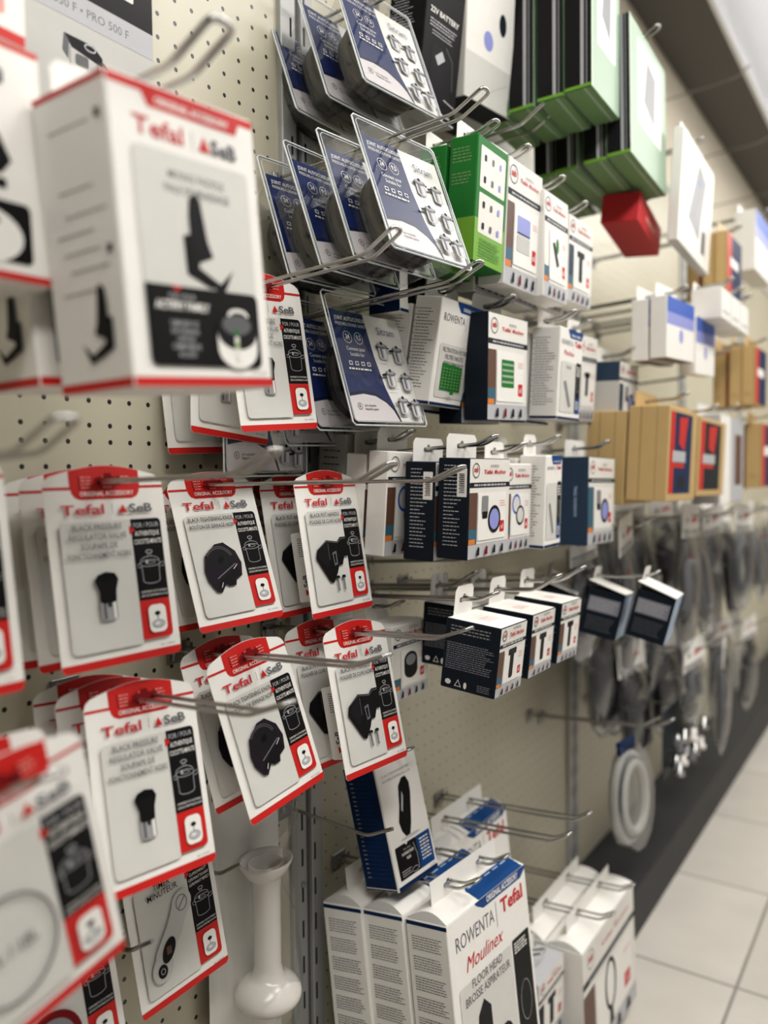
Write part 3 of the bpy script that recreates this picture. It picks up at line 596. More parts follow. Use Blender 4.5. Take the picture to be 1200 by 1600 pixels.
def uni_front(kind=0, accent='brown', foot='greylab'):
    def f(a, W, H):
        w = W/2; a.rect(-w, 0.8, w, H*.15, 'lightgrey'); a.rect(-w, H*.75, w, H-1, 'offwhite'); a.rect(-w, H*.15, w, H*.75, 'offwhite'); a.rect(-w, H*.15, -w*.62, H*.66, accent); a.rect(-w, H*.15, -w*.62, H*.3, 'teal'); a.rect(-w, H*.15, -w*.7, H*.2, 'orange')
        a.rect(-w, H*.71, w, H*.76, 'slate'); a.fine(-w*.8, H*.725, W*.8, 1, 1, 2.4, 'lightgrey', 2)
        r = min(H*.07, W*.11); a.arc(-w*.72, H*.88, r, r, 1.4, 'seb'); a.text('seb', -w*.72, H*.865, r*.75, 'tefal', 'c', r*2, .03)
        logo_script(a, w*.2, H*.86, W*.62)
        a.rr(-w*.6, H*.18, w*.8, H*.66, 'white', 2); a.rr(w*.5, H*.24, w*.74, H*.36, 'red', 1.5); a.text('x1', w*.62, H*.275, H*.05, 'white', 'c', w*.2, .02); a.fine(w*.48, H*.56, w*.3, 3, 3, 1.2, 'pinkish', 3)
        cx, cy, s = -w*.05, H*.44, min(W, H)*.16
        if kind == 0: a.rr(cx-s*1.2, cy, cx-.2*s, cy+s*1.3, 'midgrey', 2); a.rr(cx-s*1.1, cy-s*.3, cx-.3*s, cy+.2*s, 'black', 2); a.ell(cx+s*.8, cy-s*.4, s, s, 'ink', 20); a.ell(cx+s*.8, cy-s*.4, s*.75, s*.75, 'lilac', 20)
        elif kind == 1:
            for dx, dy, c_ in ((-.5, .9, 'brightblue'), (.5, -.3, 'ink')): a.ell(cx+s*dx, cy+s*dy, s, s*1.05, c_, 22); a.ell(cx+s*dx, cy+s*dy, s*.78, s*.8, 'panel', 22)
        elif kind == 2: a.rr(cx-s, cy-s*.9, cx+s, cy+s, 'green', 2); [a.rect(cx-s*.9, cy-s*.6+k*s*.4, cx+s*.9, cy-s*.45+k*s*.4, 'palegreen') for k in range(4)]
        elif kind == 3: a.rr(cx-s*.4, cy-s*1.4, cx+s*.5, cy+s*1.4, 'ink', 3); a.rr(cx-s*.9, cy+s*.9, cx+s, cy+s*1.5, 'ink', 2)
        elif kind == 4: a.rr(cx-s*1.2, cy+.1*s, cx+s*1.2, cy+s*1.4, 'lilac', 2); a.rr(cx-s*1.2, cy-1.4*s, cx+s*1.2, cy-.1*s, 'panel2', 2); a.rect(cx-s*1.2, cy-.0*s, cx+s*1.2, cy+.12*s, 'sitnavy')
        elif kind == 5: a.poly([(cx-s, cy+s), (cx-.4*s, cy+1.2*s), (cx+.8*s, cy-s), (cx+.2*s, cy-1.3*s)], 'ink'); a.ell(cx+.3*s, cy+.9*s, s*.4, s*.8, 'green', 14)
        elif kind == 6: a.ell(cx, cy+.5*s, s*1.2, s*.8, 'ink', 22); a.rect(cx-s*1.2, cy-.5*s, cx+s*1.2, cy+.5*s, 'black'); a.ell(cx, cy-.5*s, s*1.2, s*.8, 'black', 22); a.ell(cx, cy+.5*s, s*.9, s*.55, 'midgrey', 22)
        elif kind == 7: a.arc(cx, cy+.2*s, s*.7, s*1.2, s*.22, 'ink', n=26); a.poly([(cx-.3*s, cy-1.8*s), (cx+.3*s, cy-1.8*s), (cx+.2*s, cy-.9*s), (cx-.2*s, cy-.9*s)], 'ink')
        for k, c_ in enumerate(('ink', 'darkred', 'ink', 'slate')): x = -w*.6+k*w*.4; a.poly([(x-w*.08, H*.035), (x+w*.1, H*.035), (x+w*.1, H*.11), (x+w*.02, H*.12), (x-w*.02, H*.07)], c_)
    return f
def dark_side(text=True, sticker=False):
    def f(a, D, H):
        if text: greek(a, D, H, 'lightgrey', 1.2, 4.6, 3, .2, .75, .08, .92)
        if sticker: a.rr(D*.62, H*.62, D*.93, H*.9, 'white', 1); [a.rect(D*.68+k % 2, H*.66+k*2.2, D*.86, H*.66+k*2.2+1, 'ink') for k in range(int(H*.2/2.2))]
    return f
def recycle_side(a, D, H):
    a.fine(D*.1, H*.9, D*.8, 3, 4, 1.6, 'midgrey', 9); a.fine(D*.06, H*.66, D*.88, int(H*.42/2.6), 2.6, 1.1, 'greylab', 4, fill=.8)
    a.ell(D*.14, H*.1, D*.055, D*.045, 'white', 12); a.line([(D*.27, H*.06), (D*.38, H*.06), (D*.325, H*.15)], 1.6, 'white', True); a.ell(D*.46, H*.09, D*.03, H*.05, 'white', 8); a.fine(D*.68, H*.13, D*.25, 4, 2.2, .9, 'greylab', 5)
def plain_top(a, W, D): a.fine(-W*.2, D*.55, W*.4, 4, 4, 1.5, 'pinkish', 4)

# ------------------------------------------------------------------ mixing paddle boxes and other packs, upper left
A1 = (.300, .395, 1.158, -1, -1, 4.5)
W, H, D = .126, .19, .075
c = carton('mixing_paddle_box', 'large blurred white and red mixing paddle box at upper left, nearest the camera', 'box', A1, W, H, D, 'white', red_front, red_side, group='mixing paddle boxes', tabh=.032, tabw=.75)
dup(c, behind(A1, .095, -.002, dz=.014), 'mixing paddle box hanging behind the nearest mixing paddle box')
hook_through(tabhole(A1, H, D), .325, 'the mixing paddle boxes', r=.0027, g=.0095, tip=.045, slope=2, rise=24)
def a2_front(a, W, H):
    w = W/2; a.rect(-w, 1, w, 6, 'red'); a.rect(-w, H-5, w, H-1, 'red'); a.poly([(w*.5+6*math.cos(D2R(60*k+30)), H-24+7*math.sin(D2R(60*k+30))) for k in range(6)], 'ink'); a.ell(w*.5, H-24, 3, 4, 'midgrey', 10)
    a.poly([(0, H*.72), (w*.25, H*.74), (w*.5, H*.6), (w*.62, H*.5), (w*.5, H*.44), (0, H*.44)], 'ink'); a.rect(0, H*.38, w*.55, H*.42, 'ink')
    a.rr(-w*.8, 12, w*.8, H*.33, 'black', 4); a.ell(w*.2, H*.18, w*.5, H*.12, 'white', 24); a.ell(w*.15, H*.24, w*.3, H*.03, 'ink', 16)
A2 = (.222, .268, 1.222, 0, -2, 1); c = carton('accessory_box', 'white accessory box with a black hexagon mark at the left edge', 'box', A2, .125, .152, .06, 'white', a2_front, red_side, group='boxes at the left edge'); hook_through(tabhole(A2, .152, .06), .27, 'the box with the hexagon mark')
A3 = (.147, .30, 1.414, 0, -2, -1)
def a3_front(a, W, H):
    w = W/2; a.rect(-w, 1, w, 9, 'red'); a.rr(-w*.7, 18, w*.76, H-14, 'pinkish', 4); a.fine(-w*.6, H*.5, W*.6, 6, 5, 1.5, 'offwhite', 2)
carton('accessory_box', 'white box with pink panel and red foot in the upper left corner', 'box', A3, .13, .15, .05, 'white', a3_front, None, group='boxes at the left edge'); hook_through(tabhole(A3, .15, .05), .2, 'the corner box with the pink panel')
def pro_front(a, W, H):
    w = W/2; a.rect(-w, .5, w, H, 'panel2'); a.poly([(-w, H*.545), (w, H*.545), (w, H), (-w, H)], 'ink'); a.rr(-w*.1, H*.63, w*.72, H, 'offwhite', 2, '1100')
    a.rect(-w, H*.44, w, H*.545, 'lightgrey'); a.text('PRO 350 F \u2022 PRO 500 F', 0, H*.475, 8, 'inkgrey', 'f', W*.64, 0)
    x, y = w*.0, H*.3; a.poly([(x-20, y+18), (x+12, y+18), (x+22, y+10), (x+22, y+2), (x-12, y+8)], 'ink'); a.poly([(x-20, y+18), (x-22, y+2), (x-16, y-4), (x-15, y+12)], 'steeldark')
    a.rr(x-8, y-6, x+6, y+4, 'steeldark', 2); a.line([(x-14, y+8), (x-14, y-20)], .6, 'inkgrey'); a.line([(x+16, y+4), (x+16, y-20)], .6, 'inkgrey'); a.line([(x+22, y+6), (x+36, y-4)], 2, 'ink'); a.arc(x+8, y+14, 6, 3, 1.4, 'lightgrey')
PRO = (.032, .498, 1.42, 0, 0, 0); carton('fryer_accessory_pack', 'flat grey and black pack lettered PRO 350 F against the pegboard', 'pack', PRO, .172, .24, .026, 'lightgrey', pro_front, None, tab=True)
hook_through(tabhole(PRO, .24, .026), .1, 'the grey PRO 350 F pack')

def bat_front(a, W, H):
    w = W/2; a.rect(-w, 1, w, H-1, 'black'); a.rect(-w, 1, w, 3, 'lightgrey')
    a.text('22V BATTERY', 0, H*.70, 7, 'white', 'f', W*.78, .02); a.fine(-w*.75, H*.65, W*.74, 3, 4, 1.6, 'lightgrey', 2); a.fine(-w*.6, H*.58, W*.6, 2, 4, 1.2, 'lightgrey', 3)
    a.rr(-w*.55, H*.12, w*.6, H*.5, 'ink', 6); a.poly([(-w*.35, H*.42), (0, H*.48), (w*.2, H*.43), (-w*.15, H*.37)], 'lightgrey'); a.line([(w*.2, H*.52), (w*.6, H*.45), (w*.7, H*.25)], 1.4, 'steeldark'); a.line([(w*.3, H*.16), (w*.9, H*.14)], 1.6, 'lightgrey')
    a.text('22V LITHIUM-ION', 0, H*.03+2, 3.4, 'white', 'f', W*.7, .02)
BB = (.112, 1.024, 1.60, -5, 7, -.5)
def batside(a, D, H): greek(a, D, H, 'lightgrey', 1.2, 4, 3, .15, .8, .25, .93, bullets=True)
c = carton('battery_box', 'black 22V battery box beside the top gasket packs', 'box', BB, .09, .19, .065, 'nearblack', bat_front, batside, None, lambda a, W, D: (a.rect(-W/2, 1, W/2, D, 'lightgrey'), a.fine(-W*.2, D*.5, W*.3, 2, 3, 1.2, 'inkgrey', 1)), group='battery boxes'); hook_through(tabhole(BB, .19, .065), .24, 'the black battery box', single=True)

# ------------------------------------------------------------------ cartons along the wall
def put(name, label, cat, pose, W, H, D, base='white', front=None, side=None, top=None, bottom=None, n=0, step=None, L=None, what=None, group=None, single=False, blab=None, **k):
    c = carton(name, label, cat, pose, W, H, D, base, front, side, top, bottom, group=group, **k)
    step = step or D+.006
    for i in range(n): dup(c, behind(pose, step*(i+1), 0, (1.5, -2, 1)[i % 3]), (blab or label)+', '+('second in line', 'third in line', 'last in line')[i], group)
    if L and k.get('tab', True): hook_through(tabhole(pose, H, D, k.get('tabh', .03), k.get('tabx')), min(L, pose[0]-(.02 if pose[2] < .86 else -.006)), tip=.024, rise=22, slope=3, what=(what or 'the '+label.split(',')[0]), single=single)
    return c
def green_front(a, W, H):
    w = W/2; a.rect(-w, 1, w, H*.35, 'lime'); a.rect(-w, H*.35, w, H-1, 'green'); a.rr(-w*.8, H*.6, w*.86, H*.93, 'offwhite', 2); a.rr(-w*.8, H*.24, w*.86, H*.56, 'offwhite', 2)
    for y in (.85, .68, .48, .31):
        for x in (-.5, 0, .5): a.rr(w*x-3, H*y-5, w*x+3, H*y+3, ('ink', 'steeldark', 'lilac')[int(x*2+1)], 1.5)
    a.fine(-w*.7, H*.19, W*.7, 6, 4, 1.3, 'green', 3)
def green_side(a, D, H): a.rect(1, 1, D, H*.35, 'lime'); a.fine(D*.12, H*.9, D*.7, 5, 4, 1.6, 'dullgreen', 3); a.fine(D*.12, H*.7, D*.7, 4, 4, 1.6, 'dullgreen', 5)
R = 'cartons hanging in the second row'
put('filter_box', 'green carton with white picture panels, second row', 'box', (.229, .954, 1.361, -1, 2.9, -1.3), .083, .155, .04, 'green', green_front, green_side, n=1, L=.26, group=R, what='the green carton')
put('filter_box', 'white carton with a lilac filter, just right of the green carton', 'box', (.231, 1.053, 1.349, -.8, 2.9, .3), .108, .166, .04, 'white', uni_front(4), None, n=1, L=.27, group=R, blab='white carton behind the lilac filter one')
put('accessory_box', 'white carton with a black blade, middle of the three white ones in the second row', 'box', (.243, 1.147, 1.349, 0, .7, .2), .09, .15, .04, 'white', uni_front(5, 'offwhite'), None, n=1, L=.27, group=R, blab='white carton behind the black blade one')
put('accessory_box', 'white carton with a small dark part, last of the second row', 'box', (.235, 1.265, 1.363, 0, 2, .7), .104, .131, .04, 'white', uni_front(3, 'slateblue'), None, n=1, L=.26, group=R, blab='white carton at the end of the second row')
def z_front(a, W, H):
    w = W/2; a.rect(-w, 1, w, 5, 'navy'); a.rr(-w*.65, 12, w*.2, H*.6, 'black', 3); a.rect(w*.22, 10, w*.92, H*.6, 'blue'); a.fine(w*.3, H*.5, w*.5, 6, 4, 1.6, 'white', 2); a.fine(-w*.5, H*.5, w*.5, 3, 4, 1.6, 'white', 3); a.arc(-w*.1, 22, w*.2, 6, .7, 'lightgrey')
R = 'cartons hanging in the third row'
put('battery_box', 'white carton with a navy side and blue foot, half hidden by the gasket packs', 'box', (.14, .935, 1.305, -2, 0, 0), .1, .12, .05, 'white', z_front, lambda a, D, H: a.rect(1, 1, D, H, 'navy'), n=0, L=.25, group=R)
put('filter_box', 'white and blue carton picturing a green filter grid, third row', 'box', (.17, .962, 1.184, -1.4, 9, -1), .118, .138, .04, 'white', blue_front(['FILTRATION FILTER', 'FILTRE HAUTE', 'PERFORMANCE'], filter_pic, short=True), bullet_blue, n=1, L=.25, group=R, blab='white and blue carton behind the green filter grid')
put('filter_box', 'dark sided white carton with a small green filter, third row', 'box', (.212, 1.048, 1.170, 0, 1.9, 2), .127, .144, .035, 'slate', uni_front(2), dark_side(False), n=1, L=.25, group=R, blab='dark sided carton behind the small green filter one')
def tall_pic(a, W, H, y): w = W/2; a.poly([(-w*.6, y-30), (-w*.4, y-28), (w*.1, 22), (-w*.1, 20)], 'midgrey')
put('accessory_box', 'tall white carton with pale blue edging, wide bullet-listed side, third row', 'box', (.24, 1.205, 1.176, 0, 3, 0), .095, .138, .045, 'white', blue_front(['ROLLER'], tall_pic), bullet_blue, n=1, L=.27, group=R, blab='tall white carton with pale blue edging', what='the tall white carton in the third row')
put('accessory_box', 'narrow white carton with small blue window, behind the tall white one', 'box', (.2, 1.385, 1.184, 0, 4, 2), .09, .146, .03, 'white', uni_front(3, 'offwhite'), None, n=0, L=.24, group=R)
put('accessory_box', 'grey and blue carton, farthest of the third row', 'box', (.24, 1.50, 1.178, 0, 2, 0), .11, .115, .05, 'panel2', uni_front(0, 'slateblue'), lambda a, D, H: a.rect(1, H*.7, D, H, 'slateblue'), n=0, L=.26, group=R)
R = 'cartons hanging in the fourth row'
def vb_front(a, W, H):
    w = W/2; a.rect(-w, 1, w, 5, 'blue'); a.rect(-w, 5, w, H-1, 'panel'); a.poly([(-w*.85, H*.58), (-w*.7, H*.52), (w*.1, H*.66), (w*.72, H*.84), (w*.84, H*.95), (w*.6, H*.96), (w*.1, H*.86)], 'ink'); a.poly([(-w*.6, H*.58), (0, H*.72), (w*.5, H*.88), (0, H*.8)], 'black')
    a.rr(-w*.55, 10, w*.86, H*.44, 'black', 2); a.fine(-w*.45, H*.37, w*.7, 8, 4.4, 1.8, 'lightgrey', 4); a.line([(w*.4, 16), (w*.62, H*.2), (w*.62, H*.4)], 1, 'lightgrey')
put('vacuum_accessory_box', 'grey sided carton with a black battery, just above the pot handle cards', 'box', (.062, .908, .992, 0, 4, 0), .104, .158, .045, 'panel2', vb_front, lambda a, D, H: greek(a, D, H, 'ink', 1.6, 9, 6, .2, .85, .2, .85, bullets=True), n=0, L=.1, group=R, tabh=.02)
put('filter_box', 'white carton with two round filters, fourth row', 'box', (.139, .892, .992, 0, 3.8, -.6), .102, .133, .03, 'white', uni_front(1), None, n=1, L=.24, group=R)
put('filter_box', 'navy sided carton with sticker and two filters, fourth row', 'box', (.248, .915, .992, 0, 2.1, 0), .112, .123, .043, 'slate', uni_front(0), dark_side(True, True), n=1, L=.28, group=R, blab='navy sided carton with two filters', tabmat='white')
put('filter_box', 'narrow white carton with one filter between navy and white cartons, fourth row', 'box', (.232, 1.035, .989, 0, 2, 0), .085, .12, .04, 'white', uni_front(1), None, n=0, L=.26, group=R)
put('accessory_box', 'white sided carton with blue top tab and grey part, fourth row', 'box', (.25, 1.117, .987, 0, 2, 1), .062, .134, .04, 'white', blue_front([], tall_pic, short=True), bullet_blue, n=1, L=.28, group=R, blab='white sided carton with blue top tab, fourth row')
put('filter_box', 'carton with wide slate blue side and small grey part, end of fourth row', 'box', (.248, 1.335, .975, 0, .4, -1), .13, .145, .05, 'slateblue', uni_front(0, 'teal'), lambda a, D, H: a.text('ROWENTA TEFAL', D*.62, H*.5, 5, 'paleblue', 'c', H*.7, .01, rot=90), n=1, L=.28, group=R, blab='slate blue sided carton')
R = 'small dark cartons hanging in the fifth row'
kw = dict(tabh=.036, tabw=.62)
put('filter_box', 'white topped carton with a round black filter, left end of fifth row', 'box', (.13, .92, .796, 0, -1, 0), .088, .1, .055, 'white', uni_front(6, 'offwhite'), dark_side(False), plain_top, n=1, L=.25, group=R, blab='white topped carton behind the round black filter one', **kw)
c = put('filter_box', 'dark sided white topped carton with recycling marks, fifth row front', 'box', (.286, .891, .830, 2, 6, -1.3), .081, .085, .072, 'slate', uni_front(3), recycle_side, lambda a, W, D: (a.rect(-W/2, 1, W/2, D-1, 'white'), plain_top(a, W, D)), n=0, L=.31, group=R, blab='dark carton left of the recycling mark one', what='the carton with recycling marks', **kw)
P0 = (.2, .988, .832, 1, 3, -1); dup(c, P0, 'dark sided carton half hidden between the recycling mark one and the round filter one', R); hook_through(tabhole(P0, .085, .072, .036), .19, 'the half hidden dark carton')
P2 = (.276, 1.010, .827, 1.3, 5, -.9); dup(c, P2, 'dark sided carton with white top, second stack of the fifth row', R); hook_through(tabhole(P2, .085, .072, .036), .3, 'the second dark carton stack')
P3 = (.280, 1.098, .829, 1.3, 5, -2); dup(c, P3, 'dark sided carton with white top, third stack of the fifth row', R); dup(c, behind(P3, .08), 'dark sided carton behind the third stack front, fifth row', R); hook_through(tabhole(P3, .085, .072, .036), .3, 'the third dark carton stack')
def dk_side(a, D, H): a.rect(D*.08, H*.52, D*.92, H*.84, 'greylab'); a.fine(D*.12, H*.78, D*.76, 6, 3.4, 1.2, 'lightgrey', 5); a.fine(D*.12, H*.4, D*.76, 7, 3.6, 1.2, 'steeldark', 6)
G = (.345, 1.385, .81, 8, 14, -4)
c = put('small_carton', 'tilted dark carton with open white lid, right one of the pair', 'box', G, .115, .078, .062, 'slate', lambda a, W, H: (a.rect(-W/2, 1, W/2, H-1, 'paleblue'), a.fine(-W*.4, H*.8, W*.8, 10, 5, 1.4, 'lightgrey', 2)), dk_side, None, n=0, L=.36, group='tilted dark cartons', what='the tilted dark cartons', **kw)
lid = MB(); lid.add([(-.064, -.06, .09), (.001, -.06, .079), (.001, .058, .079), (-.064, .058, .09), (-.064, -.06, .0915), (.001, -.06, .0805), (.001, .058, .0805), (-.064, .058, .0915)], [(0,3,2,1), (4,5,6,7), (0,1,5,4), (1,2,6,5), (2,3,7,6), (3,0,4,7)], 'white'); lid.build('lid_flap', c)
dup(c, (.262, 1.39, .806, 10, 12, -6), 'tilted dark carton with open white lid, left one of the pair'); dup(c, (.178, 1.385, .81, 14, 12, 2), 'tilted dark carton in the shade behind the pair')

# top row, plastic sleeved packs
def glint_stripes(a, D, H):
    a.rect(1, 6, D-.5, H-1, 'ink'); a.rect(D*.6, 6, D*.72, H-1, 'lightgrey'); a.rect(D*.8, 6, D*.85, H-1, 'midgrey'); a.rect(1, 1, D, 6, 'lime')  # pale upright strips: the clear sleeve's highlights painted over its dark contents
def padfront(a, W, H): w = W/2; a.rect(-w, 1, w, H, 'palegreen'); a.rect(-w, 1, -w+3, H, 'white'); a.rr(-w*.6, H*.3, w*.7, H*.92, 'white', 3); a.poly([(-w*.3, H*.5), (w*.3, H*.4), (w*.4, H*.8), (-w*.1, H*.85)], 'midgrey')
def greenfoot(a, W, D): a.rect(-W/2, 1, W/2, D-.5, 'dullgreen'); a.rect(-W/2, D*.68, W/2, D*.78, 'palegreen')
R = 'sleeved packs hanging in the top row'
def u1(a, W, H): w = W/2; a.rect(-w, 1, w, H*.28, 'panel'); a.ell(w*.5, H*.55, w*.16, H*.07, 'slate', 16); a.ell(-w*.1, H*.4, w*.2, H*.06, 'lilac', 16); a.ell(-w*.4, H*.8, w*.2, H*.1, 'yellow', 14); a.fine(-w*.6, H*.9, W*.6, 4, 6, 2, 'lightgrey', 2); a.line([(0, H*.1), (w*.8, H*.2)], 1.4, 'lightgrey')
put('sleeved_pack', 'white pack in a clear sleeve, top row, right of the black battery box', 'pack', (.115, 1.185, 1.672, -3, 5, 4), .145, .24, .05, 'white', u1, None, None, lambda a, W, D: a.rect(-W/2, 1, W/2, D, 'slate'), n=1, L=.24, group=R, blab='white sleeved pack right of the battery box', what='the white sleeved packs')
c = put('sleeved_pack', 'clear sleeved pack with green underside, front of the left green stack in the top row', 'pack', (.262, 1.31, 1.688, 0, -1, -2), .135, .26, .044, 'green', padfront, glint_stripes, None, greenfoot, n=3, L=.3, group=R, blab='green bottomed sleeved pack of the left stack', what='the left stack of green packs', step=.047)
c = put('sleeved_pack', 'big pale green pack, front of the right green stack in the top row', 'pack', (.278, 1.50, 1.626, 1, -1.6, -2), .235, .235, .04, 'dullgreen', padfront, glint_stripes, None, greenfoot, n=3, L=.3, group=R, blab='green bottomed pack of the right stack', what='the right stack of green packs', step=.045)
def red_pk(a, W, H): a.rect(-W*.2, H*.4, W*.2, H*.55, 'pinkish')
put('red_pack', 'bright red pack below the right green stack', 'pack', (.24, 1.63, 1.55, 4, 4, -6), .2, .055, .07, 'cardred', red_pk, None, None, None, n=0, L=.27, what='the red pack')
def u5(a, W, H): w = W/2; a.poly([(-w*.5, H*.3), (w*.2, H*.2), (w*.5, H*.8), (0, H*.9)], 'midgrey'); a.line([(-w*.2, H*.35), (w*.1, H*.6), (w*.1, H*.85)], 4, 'inkgrey'); a.ell(w*.1, H*.72, 6, 9, 'brightblue', 12); a.line([(-w*.8, H*.2), (-w*.6, H*.9)], 3, 'pinkish'); a.rr(w*.4, H*.12, w*.6, H*.34, 'ink', 2); a.line([(w*.7, H*.1), (w*.8, H*.9)], 3, 'pinkish')
put('bagged_part', 'tall white pack with grey and blue part pictured, upper right', 'pack', (.30, 1.735, 1.525, 0, 2, -4), .26, .215, .02, 'offwhite', u5, None, None, lambda a, W, D: a.rect(-W/2, 1, W/2, D, 'panel2'), n=0, L=.36, group=None, what='the tall white pack')
U6 = (.33, 1.985, 1.478, 0, 0, 0)
def tanf(a, W, H):
    w = W/2; a.rect(-w+1, 3, -w+W*.3, H-3, 'red'); a.rect(-w+W*.3, 3, w-3, H-3, 'navy'); a.rect(-w*.6, H*.5, w*.5, H*.64, 'white')
def tans(a, D, H): a.rect(1, 1, 2.5, H-1, 'tandark'); a.rect(D-3.5, 1, D-1, H-1, 'tandark'); a.fine(D*.2, H*.2, D*.5, 3, 4, 1.4, 'tandark', 2)
put('cardboard_box', 'front one of three thin cardboard boxes high at the right, red front', 'box', U6, .16, .14, .026, 'tan', tanf, tans, n=2, step=.028, L=.4, group='brown cardboard boxes', blab='thin cardboard box high at the right', tabmat='tan')
def bluewhite(a, W, H): w = W/2; a.rect(-w, H*.55, w, H, 'lilac'); a.rect(-w, H*.75, w, H, 'brightblue'); a.ell(0, H*.4, w*.14, H*.12, 'lilac', 12)
put('water_filter_box', 'white and blue box at the right edge, high up', 'box', (.33, 2.36, 1.60, 0, 0, 0), .24, .15, .05, 'white', bluewhite, None, n=0, L=.4, group='white and blue filter boxes')
put('water_filter_box', 'white and blue box hanging right of the bare pegboard', 'box', (.31, 1.60, 1.305, 0, 1, 3), .2, .11, .03, 'white', bluewhite, None, None, lambda a, W, D: a.rect(-W/2, 1, W/2, D, 'brown'), n=1, L=.36, group='white and blue filter boxes')
put('water_filter_box', 'second white and blue box, right of the first one by the bare pegboard', 'box', (.31, 1.80, 1.295, 0, 1, 3), .17, .115, .03, 'white', bluewhite, None, n=0, L=.38, group='white and blue filter boxes')
for i, y in enumerate((1.80, 1.90, 2.0)):
    put('small_carton', ('left', 'middle', 'right')[i]+' of three small white cartons under the high cardboard box', 'box', (.35, y, 1.405, 0, 0, 0), .085, .062, .06, 'white', lambda a, W, H: a.rect(-W*.4, H*.2, W*.4, H*.3, 'lightgrey'), None, n=0, L=.37, group='small white cartons at right', tabh=.02)
put('cardboard_box', 'front one of three cardboard boxes at the right edge, middle height', 'box', (.35, 2.22, 1.255, 0, 0, 0), .16, .142, .03, 'tan', tanf, tans, n=2, step=.032, L=.4, group='brown cardboard boxes', blab='cardboard box at the right edge, middle height', tabmat='tan')
def tanpic(v):
    def f(a, W, H):
        w = W/2; a.rect(-w*.9, H*.08, w*.62, H*.95, v); a.rect(-w*.9, H*.08, -w*.6, H*.95, 'red'); a.poly([(-w*.3, H*.9), (w*.3, H*.92), (w*.1, H*.55), (-w*.3, H*.62)], 'red'); a.rect(-w*.7, H*.42, w*.2, H*.54, 'lightgrey'); a.rect(-w*.7, H*.36, w*.1, H*.41, 'red'); a.ell(0, H*.2, w*.3, H*.07, 'slate', 12)
    return f
def tanside(a, D, H): a.rect(D*.3, 1, D*.33, H-1, 'tandark'); a.rect(D*.7, 1, D*.72, H-1, 'tandark')
put('cardboard_box', 'brown cardboard box with red and blue label, left one of the labelled pair', 'box', (.33, 1.525, 1.042, 0, 2, -1), .2, .165, .07, 'tan', tanpic('navy'), tanside, n=1, L=.4, group='brown cardboard boxes', blab='brown cardboard box hidden behind the left labelled one', tabmat='tan')
put('cardboard_box', 'brown cardboard box with red and black label, right one of the labelled pair', 'box', (.33, 1.765, 1.044, 0, 2, -1), .24, .155, .07, 'tan', tanpic('slate'), tanside, n=0, L=.4, group='brown cardboard boxes', tabmat='tan')
put('bagged_part', 'white and grey sleeved pack right of the labelled cardboard boxes', 'pack', (.32, 2.04, 1.02, 0, 0, 0), .27, .2, .06, 'lightgrey', lambda a, W, H: (a.rect(-W*.5, 1, -W*.1, H, 'white'), a.rect(W*.1, H*.2, W*.4, H*.8, 'brown')), None, n=0, L=.37)
put('cardboard_box', 'cardboard box at the right edge just above the bagged hoses', 'box', (.35, 2.33, 1.050, 0, 0, 0), .16, .165, .04, 'tan', tanf, tans, n=1, L=.4, group='brown cardboard boxes', tabmat='tan')

# ------------------------------------------------------------------ blue boxes low down
def bat_pic(a, W, H, y=0):
    w = W/2
def b1_front(a, W, H):
    w = W/2; a.rect(-w, 1, w, 6, 'navy'); a.text('21,9V LITHIUM-ION BATTERY', -w*.1, H*.88, 3, 'inkgrey', 'f', W*.7, 0); a.text('BATTERIE LITHIUM-ION 21,9V', -w*.1, H*.84, 3, 'inkgrey', 'f', W*.7, 0)
    a.poly([(-w*.35, H*.42), (-w*.42, H*.5), (-w*.25, H*.62), (-w*.12, H*.77), (w*.1, H*.82), (w*.3, H*.82), (w*.42, H*.76), (w*.4, H*.68), (w*.15, H*.45), (0, H*.37), (-w*.2, H*.37)], 'nearblack'); a.poly([(-w*.2, H*.58), (-w*.02, H*.72), (w*.02, H*.68), (-w*.14, H*.56)], 'lightgrey'); a.ell(0, H*.36, w*.5, H*.012, 'panel2', 14)
    a.rr(-w*.86, 12, w*.2, H*.33, 'black', 2); a.rect(w*.2, 12, w*.92, H*.33, 'blue'); a.poly([(-w*.3-3, H*.33), (-w*.3+3, H*.33), (-w*.3, H*.33-3)], 'white'); a.text('FOR / POUR', -w*.3, H*.28, 2.4, 'lightgrey', 'c', None, 0); a.text('X-FORCE FLEX', -w*.3, H*.245, 3.2, 'white', 'c', w*.9, .03); a.text('12.60', -w*.3, H*.205, 3.4, 'white', 'c', None, .03)
    a.fine(-w*.75, H*.13, w*.5, 3, 3, 1, 'lightgrey', 5); a.line([(w*.1, 15), (w*.12, H*.2), (w*.02, H*.3)], .8, 'lightgrey'); a.arc(-w*.1, 17, w*.16, 3, .6, 'lightgrey'); a.fine(w*.32, H*.29, w*.5, 7, 4.4, 1.8, 'white', 6); a.text('REF. ZR009702', w*.9, 8, 1.6, 'inkgrey', 'r', None, 0)
def b1_side(a, D, H): a.rect(1, 1, D-3, H-3, 'navy'); a.rect(1, 3, D-1, 4.4, 'offwhite'); a.fine(D*.15, H*.93, D*.65, 24, H*.86/24, .9, 'blue', 3, fill=.8, gap=.2); a.fine(D*.15, H*.93, D*.1, 24, H*.86/24, 1.1, 'lightgrey', 4)
B1 = (.150, .905, .553, -5, -13.6, 1.3); put('battery_box', 'white box with navy side picturing a black battery, tilted forward above the floor head boxes', 'box', B1, .088, .165, .058, 'white', b1_front, b1_side, None, lambda a, W, D: a.rect(-W/2, 1, W/2, D, 'navy'), n=0, L=.21, what='the tilted navy battery box', tabh=.03)
